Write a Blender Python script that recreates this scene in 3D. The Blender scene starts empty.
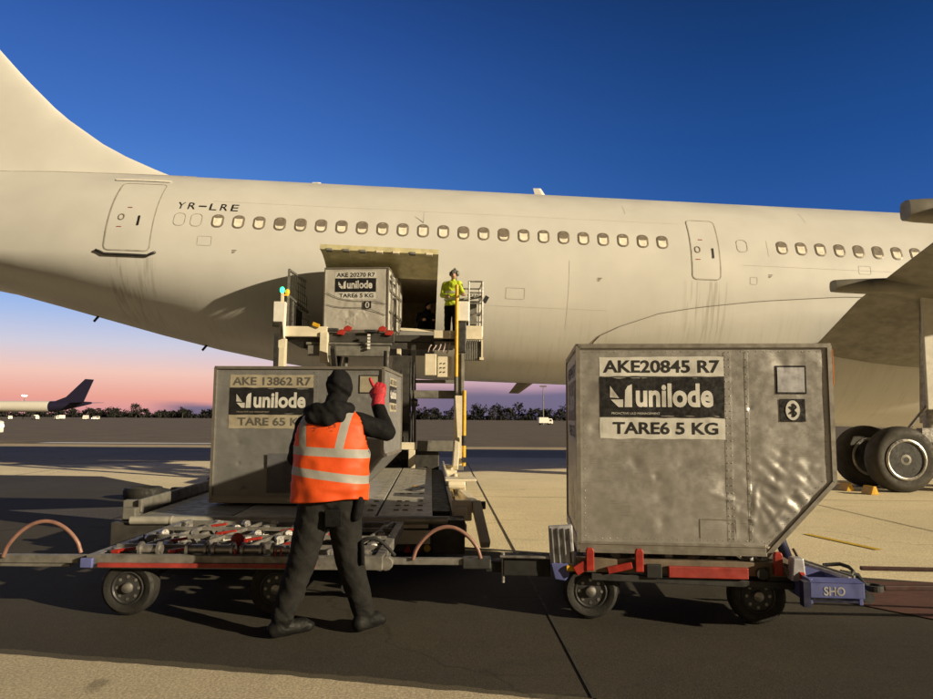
import bpy, bmesh, math, random
from mathutils import Vector, Matrix, Euler, noise
R = math.radians
random.seed(7)
sc = bpy.context.scene
COL = sc.collection

def srgb(r, g, b):
    f = lambda c: (c/255/12.92) if c/255 <= .04045 else ((c/255+.055)/1.055)**2.4
    return (f(r), f(g), f(b), 1)

# ------------------------------------------------------------------ camera
cam_d = bpy.data.cameras.new('camera')
cam = bpy.data.objects.new('camera', cam_d); COL.objects.link(cam)
cam_d.sensor_width = 36; cam_d.lens = 27.09
cam_d.clip_start = .05; cam_d.clip_end = 4000
PITCH = math.atan(68.5/702)
cam.matrix_world = Matrix.Translation((0, 0, 1.5)) @ Matrix.Rotation(R(90)+PITCH, 4, 'X') @ Matrix.Rotation(R(.4), 4, 'Z')
sc.camera = cam
sc.render.resolution_x = 1024; sc.render.resolution_y = 767

# ------------------------------------------------------------------ dusk sky
W = bpy.data.worlds.new('World'); sc.world = W; W.use_nodes = True
nt = W.node_tree; nt.nodes.clear()
def N(tree, t, **kw):
    n = tree.nodes.new(t)
    for k, v in kw.items(): setattr(n, k, v)
    return n
def ramp(tree, src, stops, interp='LINEAR'):
    n = N(tree, 'ShaderNodeValToRGB'); n.color_ramp.interpolation = interp
    el = n.color_ramp.elements
    while len(el) < len(stops): el.new(.5)
    for e, (p, c) in zip(el, stops): e.position = p; e.color = c
    tree.links.new(src, n.inputs[0]); return n
def math_(tree, op, a, b=None, clamp=False):
    n = N(tree, 'ShaderNodeMath', operation=op); n.use_clamp = clamp
    for i, v in enumerate((a, b)):
        if v is None: continue
        if isinstance(v, (int, float)): n.inputs[i].default_value = v
        else: tree.links.new(v, n.inputs[i])
    return n.outputs[0]
def maprange(tree, src, a, b, c=0, d=1, smooth=True):
    n = N(tree, 'ShaderNodeMapRange'); n.interpolation_type = 'SMOOTHSTEP' if smooth else 'LINEAR'
    tree.links.new(src, n.inputs[0])
    for i, v in zip((1, 2, 3, 4), (a, b, c, d)): n.inputs[i].default_value = v
    return n.outputs[0]
def mix(tree, fac, a, b, blend='MIX'):
    n = N(tree, 'ShaderNodeMix', data_type='RGBA', blend_type=blend)
    for sock, v in ((n.inputs[0], fac), (n.inputs[6], a), (n.inputs[7], b)):
        if isinstance(v, (int, float)): sock.default_value = v
        elif isinstance(v, tuple): sock.default_value = v
        else: tree.links.new(v, sock)
    return n.outputs[2]
tc = N(nt, 'ShaderNodeTexCoord'); sep = N(nt, 'ShaderNodeSeparateXYZ')
nt.links.new(tc.outputs['Generated'], sep.inputs[0])
SX, SY, SZ = sep.outputs
zz = maprange(nt, SZ, 0, .6, 0, 1, False)
def st(lst): return [(math.sin(R(e))/.6, srgb(*c)) for e, c in lst]
west = ramp(nt, zz, st([(0, (212,148,156)), (1.3, (236,164,148)), (3.2, (243,200,186)), (5.2, (208,206,222)), (7.2, (172,192,232)), (9.5, (126,174,238)), (14, (90,146,222)), (21, (66,114,194)), (29, (46,87,163)), (36, (28,60,122))]))
east = ramp(nt, zz, st([(0, (176,138,165)), (1.3, (186,146,172)), (3.2, (160,145,185)), (5.2, (125,135,190)), (7.2, (98,130,195)), (9.5, (76,120,195)), (14, (46,92,164)), (20, (33,78,146)), (28, (23,60,116)), (36, (14,40,82))]))
side = maprange(nt, SX, -.42, .42)
skyc = mix(nt, side, west.outputs[0], east.outputs[0])
# low dusk cloud bank
mp = N(nt, 'ShaderNodeMapping'); mp.inputs['Scale'].default_value = (5, 5, 55)
nt.links.new(tc.outputs['Generated'], mp.inputs[0])
nz = N(nt, 'ShaderNodeTexNoise'); nz.inputs['Scale'].default_value = 1; nz.inputs['Detail'].default_value = 4
nt.links.new(mp.outputs[0], nz.inputs['Vector'])
edge = math_(nt, 'ADD', SZ, math_(nt, 'MULTIPLY', math_(nt, 'SUBTRACT', nz.outputs[0], .5), .02))
bank = maprange(nt, edge, .050, .030)
band2 = maprange(nt, SX, -.42, -.36)
bank = math_(nt, 'MULTIPLY', bank, math_(nt, 'MULTIPLY', band2, .85))
hgt = maprange(nt, SX, -.30, -.02, .0, 1)
low = maprange(nt, edge, .020, .012)
bank = math_(nt, 'MULTIPLY', bank, math_(nt, 'MAXIMUM', hgt, low))
skyc = mix(nt, bank, skyc, srgb(92, 98, 130))
# the eastern half of the dusk sky behind the viewer is much darker
back = maprange(nt, SY, -.5, .55, .62, 1)
mulv = N(nt, 'ShaderNodeVectorMath', operation='SCALE')
skyc = mix(nt, maprange(nt, SY, .25, -.35), skyc, mix(nt, maprange(nt, SZ, .05, .6), srgb(165, 140, 105), srgb(84, 74, 62)))   # warm fill added in the unseen sky behind the viewer
skyc = mix(nt, maprange(nt, SZ, .56, .72), skyc, srgb(46, 43, 42))  # unseen zenith greyed to take blue fill out of the shadows
nt.links.new(skyc, mulv.inputs[0]); nt.links.new(back, mulv.inputs['Scale'])
bg = N(nt, 'ShaderNodeBackground'); bg.inputs[1].default_value = 1.0
nt.links.new(mulv.outputs[0], bg.inputs[0])
bg.inputs[1].default_value = .745
wo = N(nt, 'ShaderNodeOutputWorld'); nt.links.new(bg.outputs[0], wo.inputs[0])

# ------------------------------------------------------------------ apron floodlight (one sun lamp), exposure
AZ, EL = 62, 17.5          # from behind the viewer, to the right
sun_d = bpy.data.lights.new('sun', 'SUN'); sun_d.energy = 5.0; sun_d.angle = R(.6); sun_d.color = (1, .83, .55)
sun = bpy.data.objects.new('sun', sun_d); COL.objects.link(sun)
to = Vector((math.cos(R(EL))*math.sin(R(AZ)), -math.cos(R(EL))*math.cos(R(AZ)), math.sin(R(EL))))
sun.rotation_euler = to.to_track_quat('Z', 'Y').to_euler(); sun.location = (20, -20, 30)
vs = sc.view_settings; vs.view_transform = 'Standard'; vs.look = 'None'; vs.exposure = 0.42; vs.gamma = 1; vs.use_curve_mapping = False
sc.render.engine = 'CYCLES'
sc.cycles.max_bounces = 6; sc.cycles.use_denoising = True

# ------------------------------------------------------------------ materials
def bsdf(name):
    m = bpy.data.materials.new(name); m.use_nodes = True
    t = m.node_tree; return m, t, t.nodes['Principled BSDF']
def ocoord(t, scale=(1,1,1), rot=(0,0,0)):
    c = N(t, 'ShaderNodeTexCoord'); p = N(t, 'ShaderNodeMapping')
    p.inputs['Scale'].default_value = scale; p.inputs['Rotation'].default_value = rot
    t.links.new(c.outputs['Object'], p.inputs[0]); return p.outputs[0]
def tnoise(t, vec, scale, detail=4, rough=.55):
    n = N(t, 'ShaderNodeTexNoise'); n.inputs['Scale'].default_value = scale
    n.inputs['Detail'].default_value = detail; n.inputs['Roughness'].default_value = rough
    t.links.new(vec, n.inputs['Vector']); return n.outputs[0]
def bump(t, b, h, strength, dist=.01):
    n = N(t, 'ShaderNodeBump'); n.inputs['Strength'].default_value = strength; n.inputs['Distance'].default_value = dist
    t.links.new(h, n.inputs['Height']); t.links.new(n.outputs[0], b.inputs['Normal']); return n
def mat(name, col, rough=.5, metal=0, var=.25, scale=6, bmp=0, bscale=40, stretch=(1,1,1), dirt=None, rvar=.15, spec=.5):
    m, t, b = bsdf(name)
    v = ocoord(t, stretch)
    n = tnoise(t, v, scale)
    c = tuple(x if i < 3 else 1 for i, x in enumerate(col))
    lo = tuple(x*(1-var) for x in c[:3])+(1,); hi = tuple(min(1, x*(1+var)) for x in c[:3])+(1,)
    rp = ramp(t, n, [(.3, lo), (.7, hi)]); out = rp.outputs[0]
    if dirt:
        n2 = tnoise(t, v, scale*.45, 6, .7)
        out = mix(t, maprange(t, n2, dirt[1], dirt[1]+.18), out, tuple(dirt[0][:3])+(1,))
    t.links.new(out, b.inputs['Base Color'])
    t.links.new(maprange(t, tnoise(t, v, scale*2.3), .3, .7, max(.02, rough-rvar), min(1, rough+rvar)), b.inputs['Roughness'])
    b.inputs['Metallic'].default_value = metal
    b.inputs['Specular IOR Level'].default_value = spec
    if bmp: bump(t, b, tnoise(t, v, bscale, 5), bmp)
    return m
def emis(name, col, s):
    m, t, b = bsdf(name); b.inputs['Base Color'].default_value = tuple(col[:3])+(1,)
    b.inputs['Emission Color'].default_value = tuple(col[:3])+(1,); b.inputs['Emission Strength'].default_value = s
    return m
M = {}
M['paint'] = None
def fuselage_paint():
    m, t, b = bsdf('aircraft_paint')
    v = ocoord(t); n = tnoise(t, v, .9, 5, .6)
    st_ = ocoord(t, (9, 1.2, .45)); s = tnoise(t, st_, 1.2, 5, .6)     # faint vertical grime streaks
    base = ramp(t, n, [(.3, (.565, .56, .545, 1)), (.7, (.615, .61, .595, 1))]).outputs[0]
    sp = N(t, 'ShaderNodeSeparateXYZ'); t.links.new(v, sp.inputs[0])
    lowm = maprange(t, sp.outputs[2], 5.4, 3.2)
    g = math_(t, 'MULTIPLY', maprange(t, s, .46, .75), math_(t, 'MULTIPLY', lowm, .20))
    for a_, b_ in ((5.7, 6.75), (-9.4, -8.2)):       # drain stains running down below the two doors
        near = math_(t, 'MULTIPLY', maprange(t, sp.outputs[0], a_-.15, a_+.1), maprange(t, sp.outputs[0], b_+.15, b_-.1))
        dn = math_(t, 'MULTIPLY', maprange(t, sp.outputs[2], 5.40, 5.25), maprange(t, sp.outputs[2], 3.0, 4.6))
        s2 = tnoise(t, ocoord(t, (7, 1, .2)), 1.6, 3)
        g = math_(t, 'MAXIMUM', g, math_(t, 'MULTIPLY', math_(t, 'MULTIPLY', near, dn), math_(t, 'MULTIPLY', maprange(t, s2, .47, .62), .45)))
    base = mix(t, g, base, (.27, .25, .21, 1))
    t.links.new(base, b.inputs['Base Color'])
    t.links.new(maprange(t, n, .3, .7, .36, .5), b.inputs['Roughness'])
    bump(t, b, tnoise(t, v, 1.1, 3), .05, .03)
    return m
M['paint'] = fuselage_paint()
M['paint_line'] = mat('panel_gap', (.36, .34, .30), .6)
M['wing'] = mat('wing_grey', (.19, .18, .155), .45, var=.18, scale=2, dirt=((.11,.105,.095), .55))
M['gap'] = mat('dark_gap', (.015, .015, .016), .7)
M['scuff'] = mat('scuff_plate', (.03, .028, .03), .45)
M['shade'] = mat('window_shade', (.80, .76, .66), .25, var=.2, scale=9, rvar=.1)
M['winframe'] = mat('window_frame', (.20, .17, .14), .4, var=.15)
M['ink'] = mat('black_ink', (.012, .012, .013), .6, var=.3, scale=20)
M['door_inner'] = mat('door_lining', (.56, .51, .31), .55, var=.2, scale=4)
M['hold'] = mat('hold_lining', (.70, .62, .48), .7, var=.2)
def alu(name, base, rough, dents=1., metal=.75, dirt=(.10,.095,.085)):
    m, t, b = bsdf(name)
    v = ocoord(t); n = tnoise(t, v, 3.5, 6, .65); n2 = tnoise(t, v, 14, 6, .7); 
    sv = ocoord(t, (14, 14, 1.5)); n3 = tnoise(t, sv, 3, 5)
    lo = tuple(x*.86 for x in base)+(1,); hi = tuple(min(1, x*1.08) for x in base)+(1,)
    c = ramp(t, n, [(.32, lo), (.68, hi)]).outputs[0]
    c = mix(t, math_(t, 'MULTIPLY', maprange(t, n2, .58, .78), .22), c, dirt+(1,))
    for ang, sc_, lift in ((.35, 2.2, 1.5), (-.9, 1.7, .45), (1.45, 2.6, 1.35)):      # long directional scrapes
        sn = tnoise(t, ocoord(t, (3, 3, 75), (0, ang, 0)), sc_, 3, .5)
        pk = tnoise(t, v, 1.9+lift, 2)
        c = mix(t, math_(t, 'MULTIPLY', math_(t, 'MULTIPLY', maprange(t, sn, .62, .68), maprange(t, pk, .48, .62)), .45), c, tuple(min(1, x*lift) for x in base)+(1,))
    c = mix(t, math_(t, 'MULTIPLY', maprange(t, n3, .56, .78), .2), c, tuple(min(1, x*1.35) for x in base)+(1,))
    t.links.new(c, b.inputs['Base Color']); b.inputs['Metallic'].default_value = metal
    t.links.new(maprange(t, n2, .3, .72, rough-.06, rough+.12), b.inputs['Roughness'])
    h = math_(t, 'ADD', math_(t, 'MULTIPLY', tnoise(t, v, 7, 4, .5), 1.0), math_(t, 'MULTIPLY', tnoise(t, v, 26, 4), .22))
    bump(t, b, h, .035*dents, .02)
    return m
M['uld_a'] = alu('scuffed_aluminium', (.47, .46, .45), .36, 1.0, metal=.72)
M['uld_b'] = alu('dull_aluminium', (.25, .25, .252), .46, .7, metal=.4)
M['uld_c'] = alu('bright_aluminium', (.62, .60, .56), .45, .6, metal=.35)
M['alu_edge'] = alu('extruded_edge', (.34, .32, .29), .42, .3)
M['label_w'] = mat('white_label', (.58, .57, .54), .5, var=.12, scale=12, dirt=((.30,.29,.27), .6))
M['label_tan'] = mat('yellowed_label', (.36, .32, .24), .55, var=.12, scale=12, dirt=((.28,.25,.2), .62))
M['label_k'] = mat('black_label', (.014, .014, .016), .42, var=.4, scale=14)
M['label_grey_ink'] = mat('faded_ink', (.10, .095, .085), .6, var=.3, scale=25)
M['rubber'] = mat('tyre_rubber', (.014, .013, .012), .75, var=.35, scale=8, bmp=.3, bscale=60)
M['rubber_air'] = mat('aircraft_tyre_rubber', (.038, .034, .028), .75, var=.3, scale=3, bmp=.2)
M['steel'] = mat('worn_steel', (.36, .35, .34), .42, .8, var=.3, scale=12)
M['darksteel'] = mat('dark_steel', (.05, .05, .052), .5, .4, var=.35, scale=8)
M['galv'] = mat('galvanised_frame', (.24, .23, .215), .5, .5, var=.3, scale=10, dirt=((.09,.075,.06), .56))
M['rust'] = mat('dirty_frame', (.17, .135, .10), .65, .2, var=.35, scale=9, dirt=((.06,.05,.045), .54))
M['red'] = mat('red_paint', (.32, .022, .014), .5, var=.25, scale=14, dirt=((.14,.03,.02), .60))
M['redbar'] = mat('faded_red_paint', (.30, .035, .028), .55, var=.3, scale=10, dirt=((.10,.05,.04), .58))
M['blue'] = mat('blue_paint', (.095, .11, .30), .5, var=.2, scale=8, dirt=((.06,.06,.13), .60))
M['blue_dk'] = mat('navy_paint', (.018, .020, .055), .5, var=.3)
M['palegrey'] = mat('pale_scuffed_metal', (.42, .42, .46), .5, .3, var=.25, scale=9, dirt=((.16,.15,.15), .52))
M['hose'] = mat('pink_brown_hose', (.22, .115, .09), .55, var=.25, scale=12)
M['cream'] = mat('cream_loader_paint', (.66, .60, .47), .42, var=.12, scale=5, dirt=((.22,.18,.12), .60))
M['loader_dk'] = mat('loader_dark_steel', (.055, .052, .048), .55, .3, var=.35, scale=5)
M['loader_gr'] = mat('loader_grey', (.17, .165, .15), .55, .2, var=.3, scale=6)
M['deck'] = mat('deck_plate', (.43, .41, .36), .5, .35, var=.22, scale=7, dirt=((.13,.12,.10), .56))
M['yellow'] = mat('yellow_paint', (.62, .36, .02), .45, var=.2, scale=9)
M['white'] = mat('white_paint', (.72, .70, .66), .4, var=.1, scale=4)
M['glass'] = mat('dark_glass', (.02, .025, .03), .12, var=.1)
M['navy'] = mat('navy_livery', (.018, .016, .045), .45, var=.2)
M['hedge'] = mat('dusk_foliage', (.016, .017, .015), .9, var=.4, scale=.3)
M['bark'] = mat('bark', (.06, .05, .04), .9)
M['jacket'] = mat('black_jacket', (.008, .008, .009), .9, var=.35, scale=14, bmp=.3, bscale=60, spec=.15)
M['trousers'] = mat('charcoal_trousers', (.017, .0165, .0165), .9, var=.3, scale=10, bmp=.3, bscale=50, spec=.15)
M['boots'] = mat('black_boots', (.008, .008, .008), .6, spec=.25)
M['skin'] = mat('skin', (.40, .23, .16), .55, var=.08)
M['glove'] = mat('red_glove', (.42, .018, .030), .65, var=.2, scale=40, bmp=.4, bscale=150)
M['hiyellow'] = mat('hi_vis_yellow', (.50, .62, .03), .7, var=.15, scale=15)
M['reflect'] = mat('reflective_tape', (.52, .52, .50), .4, .2, var=.15, scale=30)
M['hat'] = mat('grey_hat', (.10, .095, .085), .8)

def ground_mat(name, col, var, warm, bscale, crackle=1., rough=.85):
    m, t, b = bsdf(name); v = ocoord(t)
    n1 = tnoise(t, v, .35, 6, .62); n2 = tnoise(t, v, 3.2, 5, .6); n3 = tnoise(t, v, bscale, 3, .7)
    lo = tuple(x*(1-var) for x in col)+(1,); hi = tuple(x*(1+var) for x in col)+(1,)
    c = ramp(t, n1, [(.32, lo), (.68, hi)]).outputs[0]
    c = mix(t, math_(t, 'MULTIPLY', maprange(t, n2, .5, .8), .5), c, warm+(1,))
    n4 = tnoise(t, ocoord(t, (1, 3.2, 1), (0, 0, .5)), .8, 5, .6)
    c = mix(t, math_(t, 'MULTIPLY', maprange(t, n4, .58, .74), .35), c, tuple(x*.45 for x in col)+(1,))   # oil and tyre stains
    vo = N(t, 'ShaderNodeTexVoronoi', feature='DISTANCE_TO_EDGE'); vo.inputs['Scale'].default_value = .16
    wv = N(t, 'ShaderNodeVectorMath', operation='ADD'); t.links.new(v, wv.inputs[0])
    wn = N(t, 'ShaderNodeTexNoise'); wn.inputs['Scale'].default_value = 1.4; wn.inputs['Detail'].default_value = 5; t.links.new(v, wn.inputs['Vector']); t.links.new(wn.outputs['Color'], wv.inputs[1])
    t.links.new(wv.outputs[0], vo.inputs['Vector'])
    c = mix(t, math_(t, 'MULTIPLY', maprange(t, vo.outputs[0], .0035, .001), .32*crackle), c, tuple(x*.2 for x in col)+(1,))     # hairline cracks
    n5 = tnoise(t, ocoord(t, (.25, 5, 1), (0, 0, .12)), 1.3, 4, .6)
    c = mix(t, math_(t, 'MULTIPLY', maprange(t, n5, .60, .72), .30), c, tuple(x*.35 for x in col)+(1,))         # rubber streaks
    n6 = tnoise(t, v, 2.1, 2, .4)
    c = mix(t, math_(t, 'MULTIPLY', maprange(t, n6, .70, .76), .55), c, tuple(x*.3 for x in col)+(1,))          # oil drips
    spk = maprange(t, n3, .35, .7, .72, 1.25)
    vm = N(t, 'ShaderNodeVectorMath', operation='SCALE'); t.links.new(c, vm.inputs[0]); t.links.new(spk, vm.inputs['Scale'])
    t.links.new(vm.outputs[0], b.inputs['Base Color']); b.inputs['Roughness'].default_value = rough
    b.inputs['Specular IOR Level'].default_value = .25
    bump(t, b, math_(t, 'ADD', n3, math_(t, 'MULTIPLY', n2, 2)), .5, .004)
    return m
M['asphalt'] = ground_mat('asphalt', (.052, .046, .036), .22, (.042, .036, .027), 90)  # concrete in shadow, its shade put into the colour
M['asphalt_pale'] = ground_mat('worn_asphalt', (.105, .092, .068), .2, (.08, .07, .05), 90)  # in-between tone for the soft edge of that painted shadow
M['concrete'] = ground_mat('apron_concrete', (.74, .645, .445), .09, (.62, .53, .36), 60)
M['far'] = ground_mat('far_apron', (.15, .120, .078), .2, (.115, .09, .058), 20)
M['joint'] = mat('joint_sealant', (.03, .027, .022), .8)
M['line_y'] = mat('yellow_line_paint', (.62, .42, .03), .7, var=.15, scale=12, dirt=((.40,.34,.2), .58))
M['line_w'] = mat('pale_line_paint', (.50, .50, .48), .7, var=.15, scale=2)
M['line_r'] = mat('red_marking_paint', (.085, .032, .024), .8, var=.25, scale=6)  # maroon tone standing in for a red-lit ground shadow

# ------------------------------------------------------------------ mesh builder
def ortho(d):
    d = d.normalized(); a = Vector((0,0,1)) if abs(d.z) < .9 else Vector((1,0,0))
    u = d.cross(a).normalized(); return u, d.cross(u).normalized()
class MB:
    def __init__(s): s.v = []; s.f = []; s.m = []; s.cur = 0
    def add(s, vs_, fs_):
        o = len(s.v); s.v += [tuple(p) for p in vs_]; s.f += [tuple(i+o for i in f) for f in fs_]; s.m += [s.cur]*len(fs_); return s
    def mesh(s, me, X=None):
        vs_ = [((X @ v.co) if X else v.co)[:] for v in me.vertices]
        return s.add(vs_, [tuple(p.vertices) for p in me.polygons])
    def box(s, c, d, rot=None):
        x, y, z = d[0]/2, d[1]/2, d[2]/2
        p = [Vector((a*x, b*y, e*z)) for a in (-1,1) for b in (-1,1) for e in (-1,1)]
        if rot is not None:
            q = Euler(rot).to_matrix(); p = [q @ i for i in p]
        c = Vector(c); p = [i+c for i in p]
        return s.add(p, [(0,1,3,2),(4,6,7,5),(0,4,5,1),(2,3,7,6),(0,2,6,4),(1,5,7,3)])
    def bx(s, x0, x1, y0, y1, z0, z1): return s.box(((x0+x1)/2,(y0+y1)/2,(z0+z1)/2), (abs(x1-x0),abs(y1-y0),abs(z1-z0)))
    def bar(s, a, b, w, h, up=(0,0,1)):
        a, b = Vector(a), Vector(b); d = (b-a).normalized(); up = Vector(up)
        if abs(d.dot(up)) > .98: up = Vector((0,1,0))
        u = d.cross(up).normalized(); v = u.cross(d)
        p = [q+u*i*w/2+v*j*h/2 for q in (a, b) for i, j in ((-1,-1),(1,-1),(1,1),(-1,1))]
        return s.add(p, [(0,1,2,3),(7,6,5,4),(0,4,5,1),(1,5,6,2),(2,6,7,3),(3,7,4,0)])
    def tube(s, a, b, r, r2=None, n=12):
        a, b = Vector(a), Vector(b); u, v = ortho(b-a); r2 = r if r2 is None else r2
        ps = []
        for q, rr in ((a, r), (b, r2)):
            ps += [q+u*math.cos(2*math.pi*i/n)*rr+v*math.sin(2*math.pi*i/n)*rr for i in range(n)]
        fs_ = [(i, (i+1) % n, n+(i+1) % n, n+i) for i in range(n)]+[tuple(range(n))[::-1], tuple(range(n, 2*n))]
        return s.add(ps, fs_)
    def path(s, pts, r, n=10):
        pts = [Vector(p) for p in pts]; ps = []; u = None
        for i, p in enumerate(pts):
            d = (pts[min(i+1, len(pts)-1)]-pts[max(i-1, 0)]).normalized()
            if u is None: u, _ = ortho(d)
            u = (u-d*u.dot(d)).normalized(); v = d.cross(u)
            ps += [p+u*math.cos(2*math.pi*k/n)*r+v*math.sin(2*math.pi*k/n)*r for k in range(n)]
        fs_ = [(i*n+k, i*n+(k+1) % n, (i+1)*n+(k+1) % n, (i+1)*n+k) for i in range(len(pts)-1) for k in range(n)]
        fs_ += [tuple(range(n))[::-1], tuple(range((len(pts)-1)*n, len(pts)*n))]
        return s.add(ps, fs_)
    def lathe(s, prof, c, axis='Y', n=40):      # prof: (radius, offset along axis)
        c = Vector(c); ps = []
        for r, h in prof:
            for k in range(n):
                a = 2*math.pi*k/n; x, y = r*math.cos(a), r*math.sin(a)
                ps.append(c+Vector({'Y': (x, h, y), 'Z': (x, y, h), 'X': (h, x, y)}[axis]))
        m = len(prof)
        fs_ = [(i*n+k, i*n+(k+1) % n, (i+1)*n+(k+1) % n, (i+1)*n+k) for i in range(m-1) for k in range(n)]
        fs_ += [tuple(range(n))[::-1], tuple(range((m-1)*n, m*n))]
        return s.add(ps, fs_)
    def ball(s, c, r, nu=14, nv=9, rot=None):
        r = Vector((r, r, r)) if isinstance(r, (int, float)) else Vector(r); c = Vector(c)
        q = Euler(rot).to_matrix() if rot else None
        ps = []
        for j in range(1, nv):
            b = math.pi*j/nv
            for i in range(nu):
                a = 2*math.pi*i/nu; ps.append(Vector((math.cos(a)*math.sin(b)*r.x, math.sin(a)*math.sin(b)*r.y, math.cos(b)*r.z)))
        ps += [Vector((0,0,r.z)), Vector((0,0,-r.z))]; t = len(ps)-2
        if q: ps = [q @ p for p in ps]
        fs_ = [(j*nu+i, (j+1)*nu+i, (j+1)*nu+(i+1) % nu, j*nu+(i+1) % nu) for j in range(nv-2) for i in range(nu)]
        fs_ += [(t, i, (i+1) % nu) for i in range(nu)]+[(t+1, (nv-2)*nu+(i+1) % nu, (nv-2)*nu+i) for i in range(nu)]
        return s.add([p+c for p in ps], fs_)
    def cap(s, a, ra, b, rb, n=14):
        s.tube(a, b, ra, rb, n); s.ball(a, ra, n, 8); s.ball(b, rb, n, 8); return s
    def chain(s, pts, n=14):                     # [(point, radius), ...]
        for (a, ra), (b, rb) in zip(pts, pts[1:]): s.cap(a, ra, b, rb, n)
        return s
    def prism(s, poly, y0, y1):                  # poly in XZ, extruded along Y
        n = len(poly); ps = [(x, y0, z) for x, z in poly]+[(x, y1, z) for x, z in poly]
        return s.add(ps, [tuple(range(n)), tuple(range(n, 2*n))[::-1]]+[(i, i+n, (i+1) % n+n, (i+1) % n) for i in range(n)])
    def grid(s, fn, nu, nv):
        ps = [fn(i/nu, j/nv) for j in range(nv+1) for i in range(nu+1)]
        return s.add(ps, [(j*(nu+1)+i, j*(nu+1)+i+1, (j+1)*(nu+1)+i+1, (j+1)*(nu+1)+i) for j in range(nv) for i in range(nu)])
    def build(s, name, m, parent=None, smooth=False, bevel=0, recalc=True, auto=None, loc=None):
        me = bpy.data.meshes.new(name); me.from_pydata(s.v, [], s.f)
        ms = m if isinstance(m, (list, tuple)) else [m]
        for q in ms: me.materials.append(q)
        if len(ms) > 1: me.polygons.foreach_set('material_index', s.m)
        if recalc:
            b = bmesh.new(); b.from_mesh(me); bmesh.ops.recalc_face_normals(b, faces=b.faces); b.to_mesh(me); b.free()
        if smooth:
            me.polygons.foreach_set('use_smooth', [True]*len(me.polygons))
            if auto: me.set_sharp_from_angle(angle=R(auto))
        me.update()
        o = bpy.data.objects.new(name, me); COL.objects.link(o)
        if loc: o.location = loc
        if parent: o.parent = parent
        if bevel:
            md = o.modifiers.new('bevel', 'BEVEL'); md.width = bevel; md.segments = 2; md.limit_method = 'ANGLE'; md.angle_limit = R(40)
        return o
def tag(o, label=None, cat=None, group=None, kind=None):
    for k, v in (('label', label), ('category', cat), ('group', group), ('kind', kind)):
        if v: o[k] = v
    return o
def thing(name, label, cat, loc=(0,0,0), rot=(0,0,0), group=None):
    o = bpy.data.objects.new(name, None); COL.objects.link(o); o.location = loc; o.rotation_euler = rot
    o.empty_display_size = .3
    return tag(o, label, cat, group)
def copy_part(o, parent, M_=None, sub=True):
    c = o.copy(); COL.objects.link(c); c.parent = parent
    if M_ is not None: c.matrix_local = M_
    if sub:
        for ch in list(o.children): copy_part(ch, c)
    return c
def copy_tree(root):
    c = root.copy(); COL.objects.link(c)
    for ch in list(root.children): copy_part(ch, c)
    return c
def text_me(string, bold=0., shear=0.):
    cu = bpy.data.curves.new('t', 'FONT'); cu.body = string; cu.offset = bold; cu.shear = shear; cu.resolution_u = 4
    o = bpy.data.objects.new('t', cu); COL.objects.link(o)
    dg = bpy.context.evaluated_depsgraph_get(); dg.update()
    me = bpy.data.meshes.new_from_object(o.evaluated_get(dg))
    bpy.data.objects.remove(o); bpy.data.curves.remove(cu); return me
def text_fit(mb, string, x0, x1, z0, z1, put, bold=.012, shear=0.):
    me = text_me(string, bold, shear)
    xs = [v.co.x for v in me.vertices]; ys = [v.co.y for v in me.vertices]
    bm = bmesh.new(); bm.from_mesh(me); bmesh.ops.triangulate(bm, faces=bm.faces)
    kx, kz = (x1-x0)/(max(xs)-min(xs)), (z1-z0)/(max(ys)-min(ys))
    for _ in range(3):          # fine enough to follow a dented sheet
        es_ = [e for e in bm.edges if math.hypot((e.verts[0].co.x-e.verts[1].co.x)*kx, (e.verts[0].co.y-e.verts[1].co.y)*kz) > .03]
        if not es_: break
        bmesh.ops.subdivide_edges(bm, edges=es_, cuts=1); bmesh.ops.triangulate(bm, faces=[f for f in bm.faces if len(f.verts) > 3])
    bm.to_mesh(me); bm.free()
    a, b, c, d = min(xs), max(xs), min(ys), max(ys)
    vs_ = [put(x0+(v.co.x-a)/(b-a)*(x1-x0), z0+(v.co.y-c)/(d-c)*(z1-z0)) for v in me.vertices]
    mb.add(vs_, [tuple(p.vertices) for p in me.polygons]); bpy.data.meshes.remove(me); return mb
def smoothstep(a, b, x):
    t = max(0, min(1, (x-a)/(b-a))); return t*t*(3-2*t)
def interp(tab, x):
    if x <= tab[0][0]: return tab[0][1]
    for (a, fa), (b, fb) in zip(tab, tab[1:]):
        if x <= b: return fa+(fb-fa)*(x-a)/(b-a)
    return tab[-1][1]

# ------------------------------------------------------------------ ground
def sheet(name, poly, z, m, kind='structure'):
    mb = MB(); mb.add([(x, y, z) for x, y in poly], [tuple(range(len(poly)))])
    return tag(mb.build(name, m, recalc=False), kind=kind)
WB = [(-38, 19.6), (-9, 17.6), (-4.4, 13.0), (-4.6, 12.1), (-7.2, 11.25), (.17, 8.12)]
def bnd(x): return 8.12-.40*(x-.17) if x < .17 else 8.12-.33*(x-.17)
sheet('ground', [(-1500, -200), (1500, -200), (1500, 2500), (-1500, 2500)], 0, M['far'])
sheet('concrete_apron', WB+[(60, bnd(60)), (60, 28), (-4, 27), (-12, 21.5), (-38, 22.5)], .004, M['concrete'])
sheet('asphalt', [(-60, -40), (60, -40), (60, bnd(60))]+WB[::-1]+[(-60, 20)], .004, M['asphalt'])  # dark sheet painted where the foreground concrete lies in shadow
NE = [(8, 2.6), (3.2, 3.40), (.68, 3.90), (-.1, 4.08), (-1.0, 4.28), (-3.0, 4.64), (-9, 5.5)]
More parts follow.
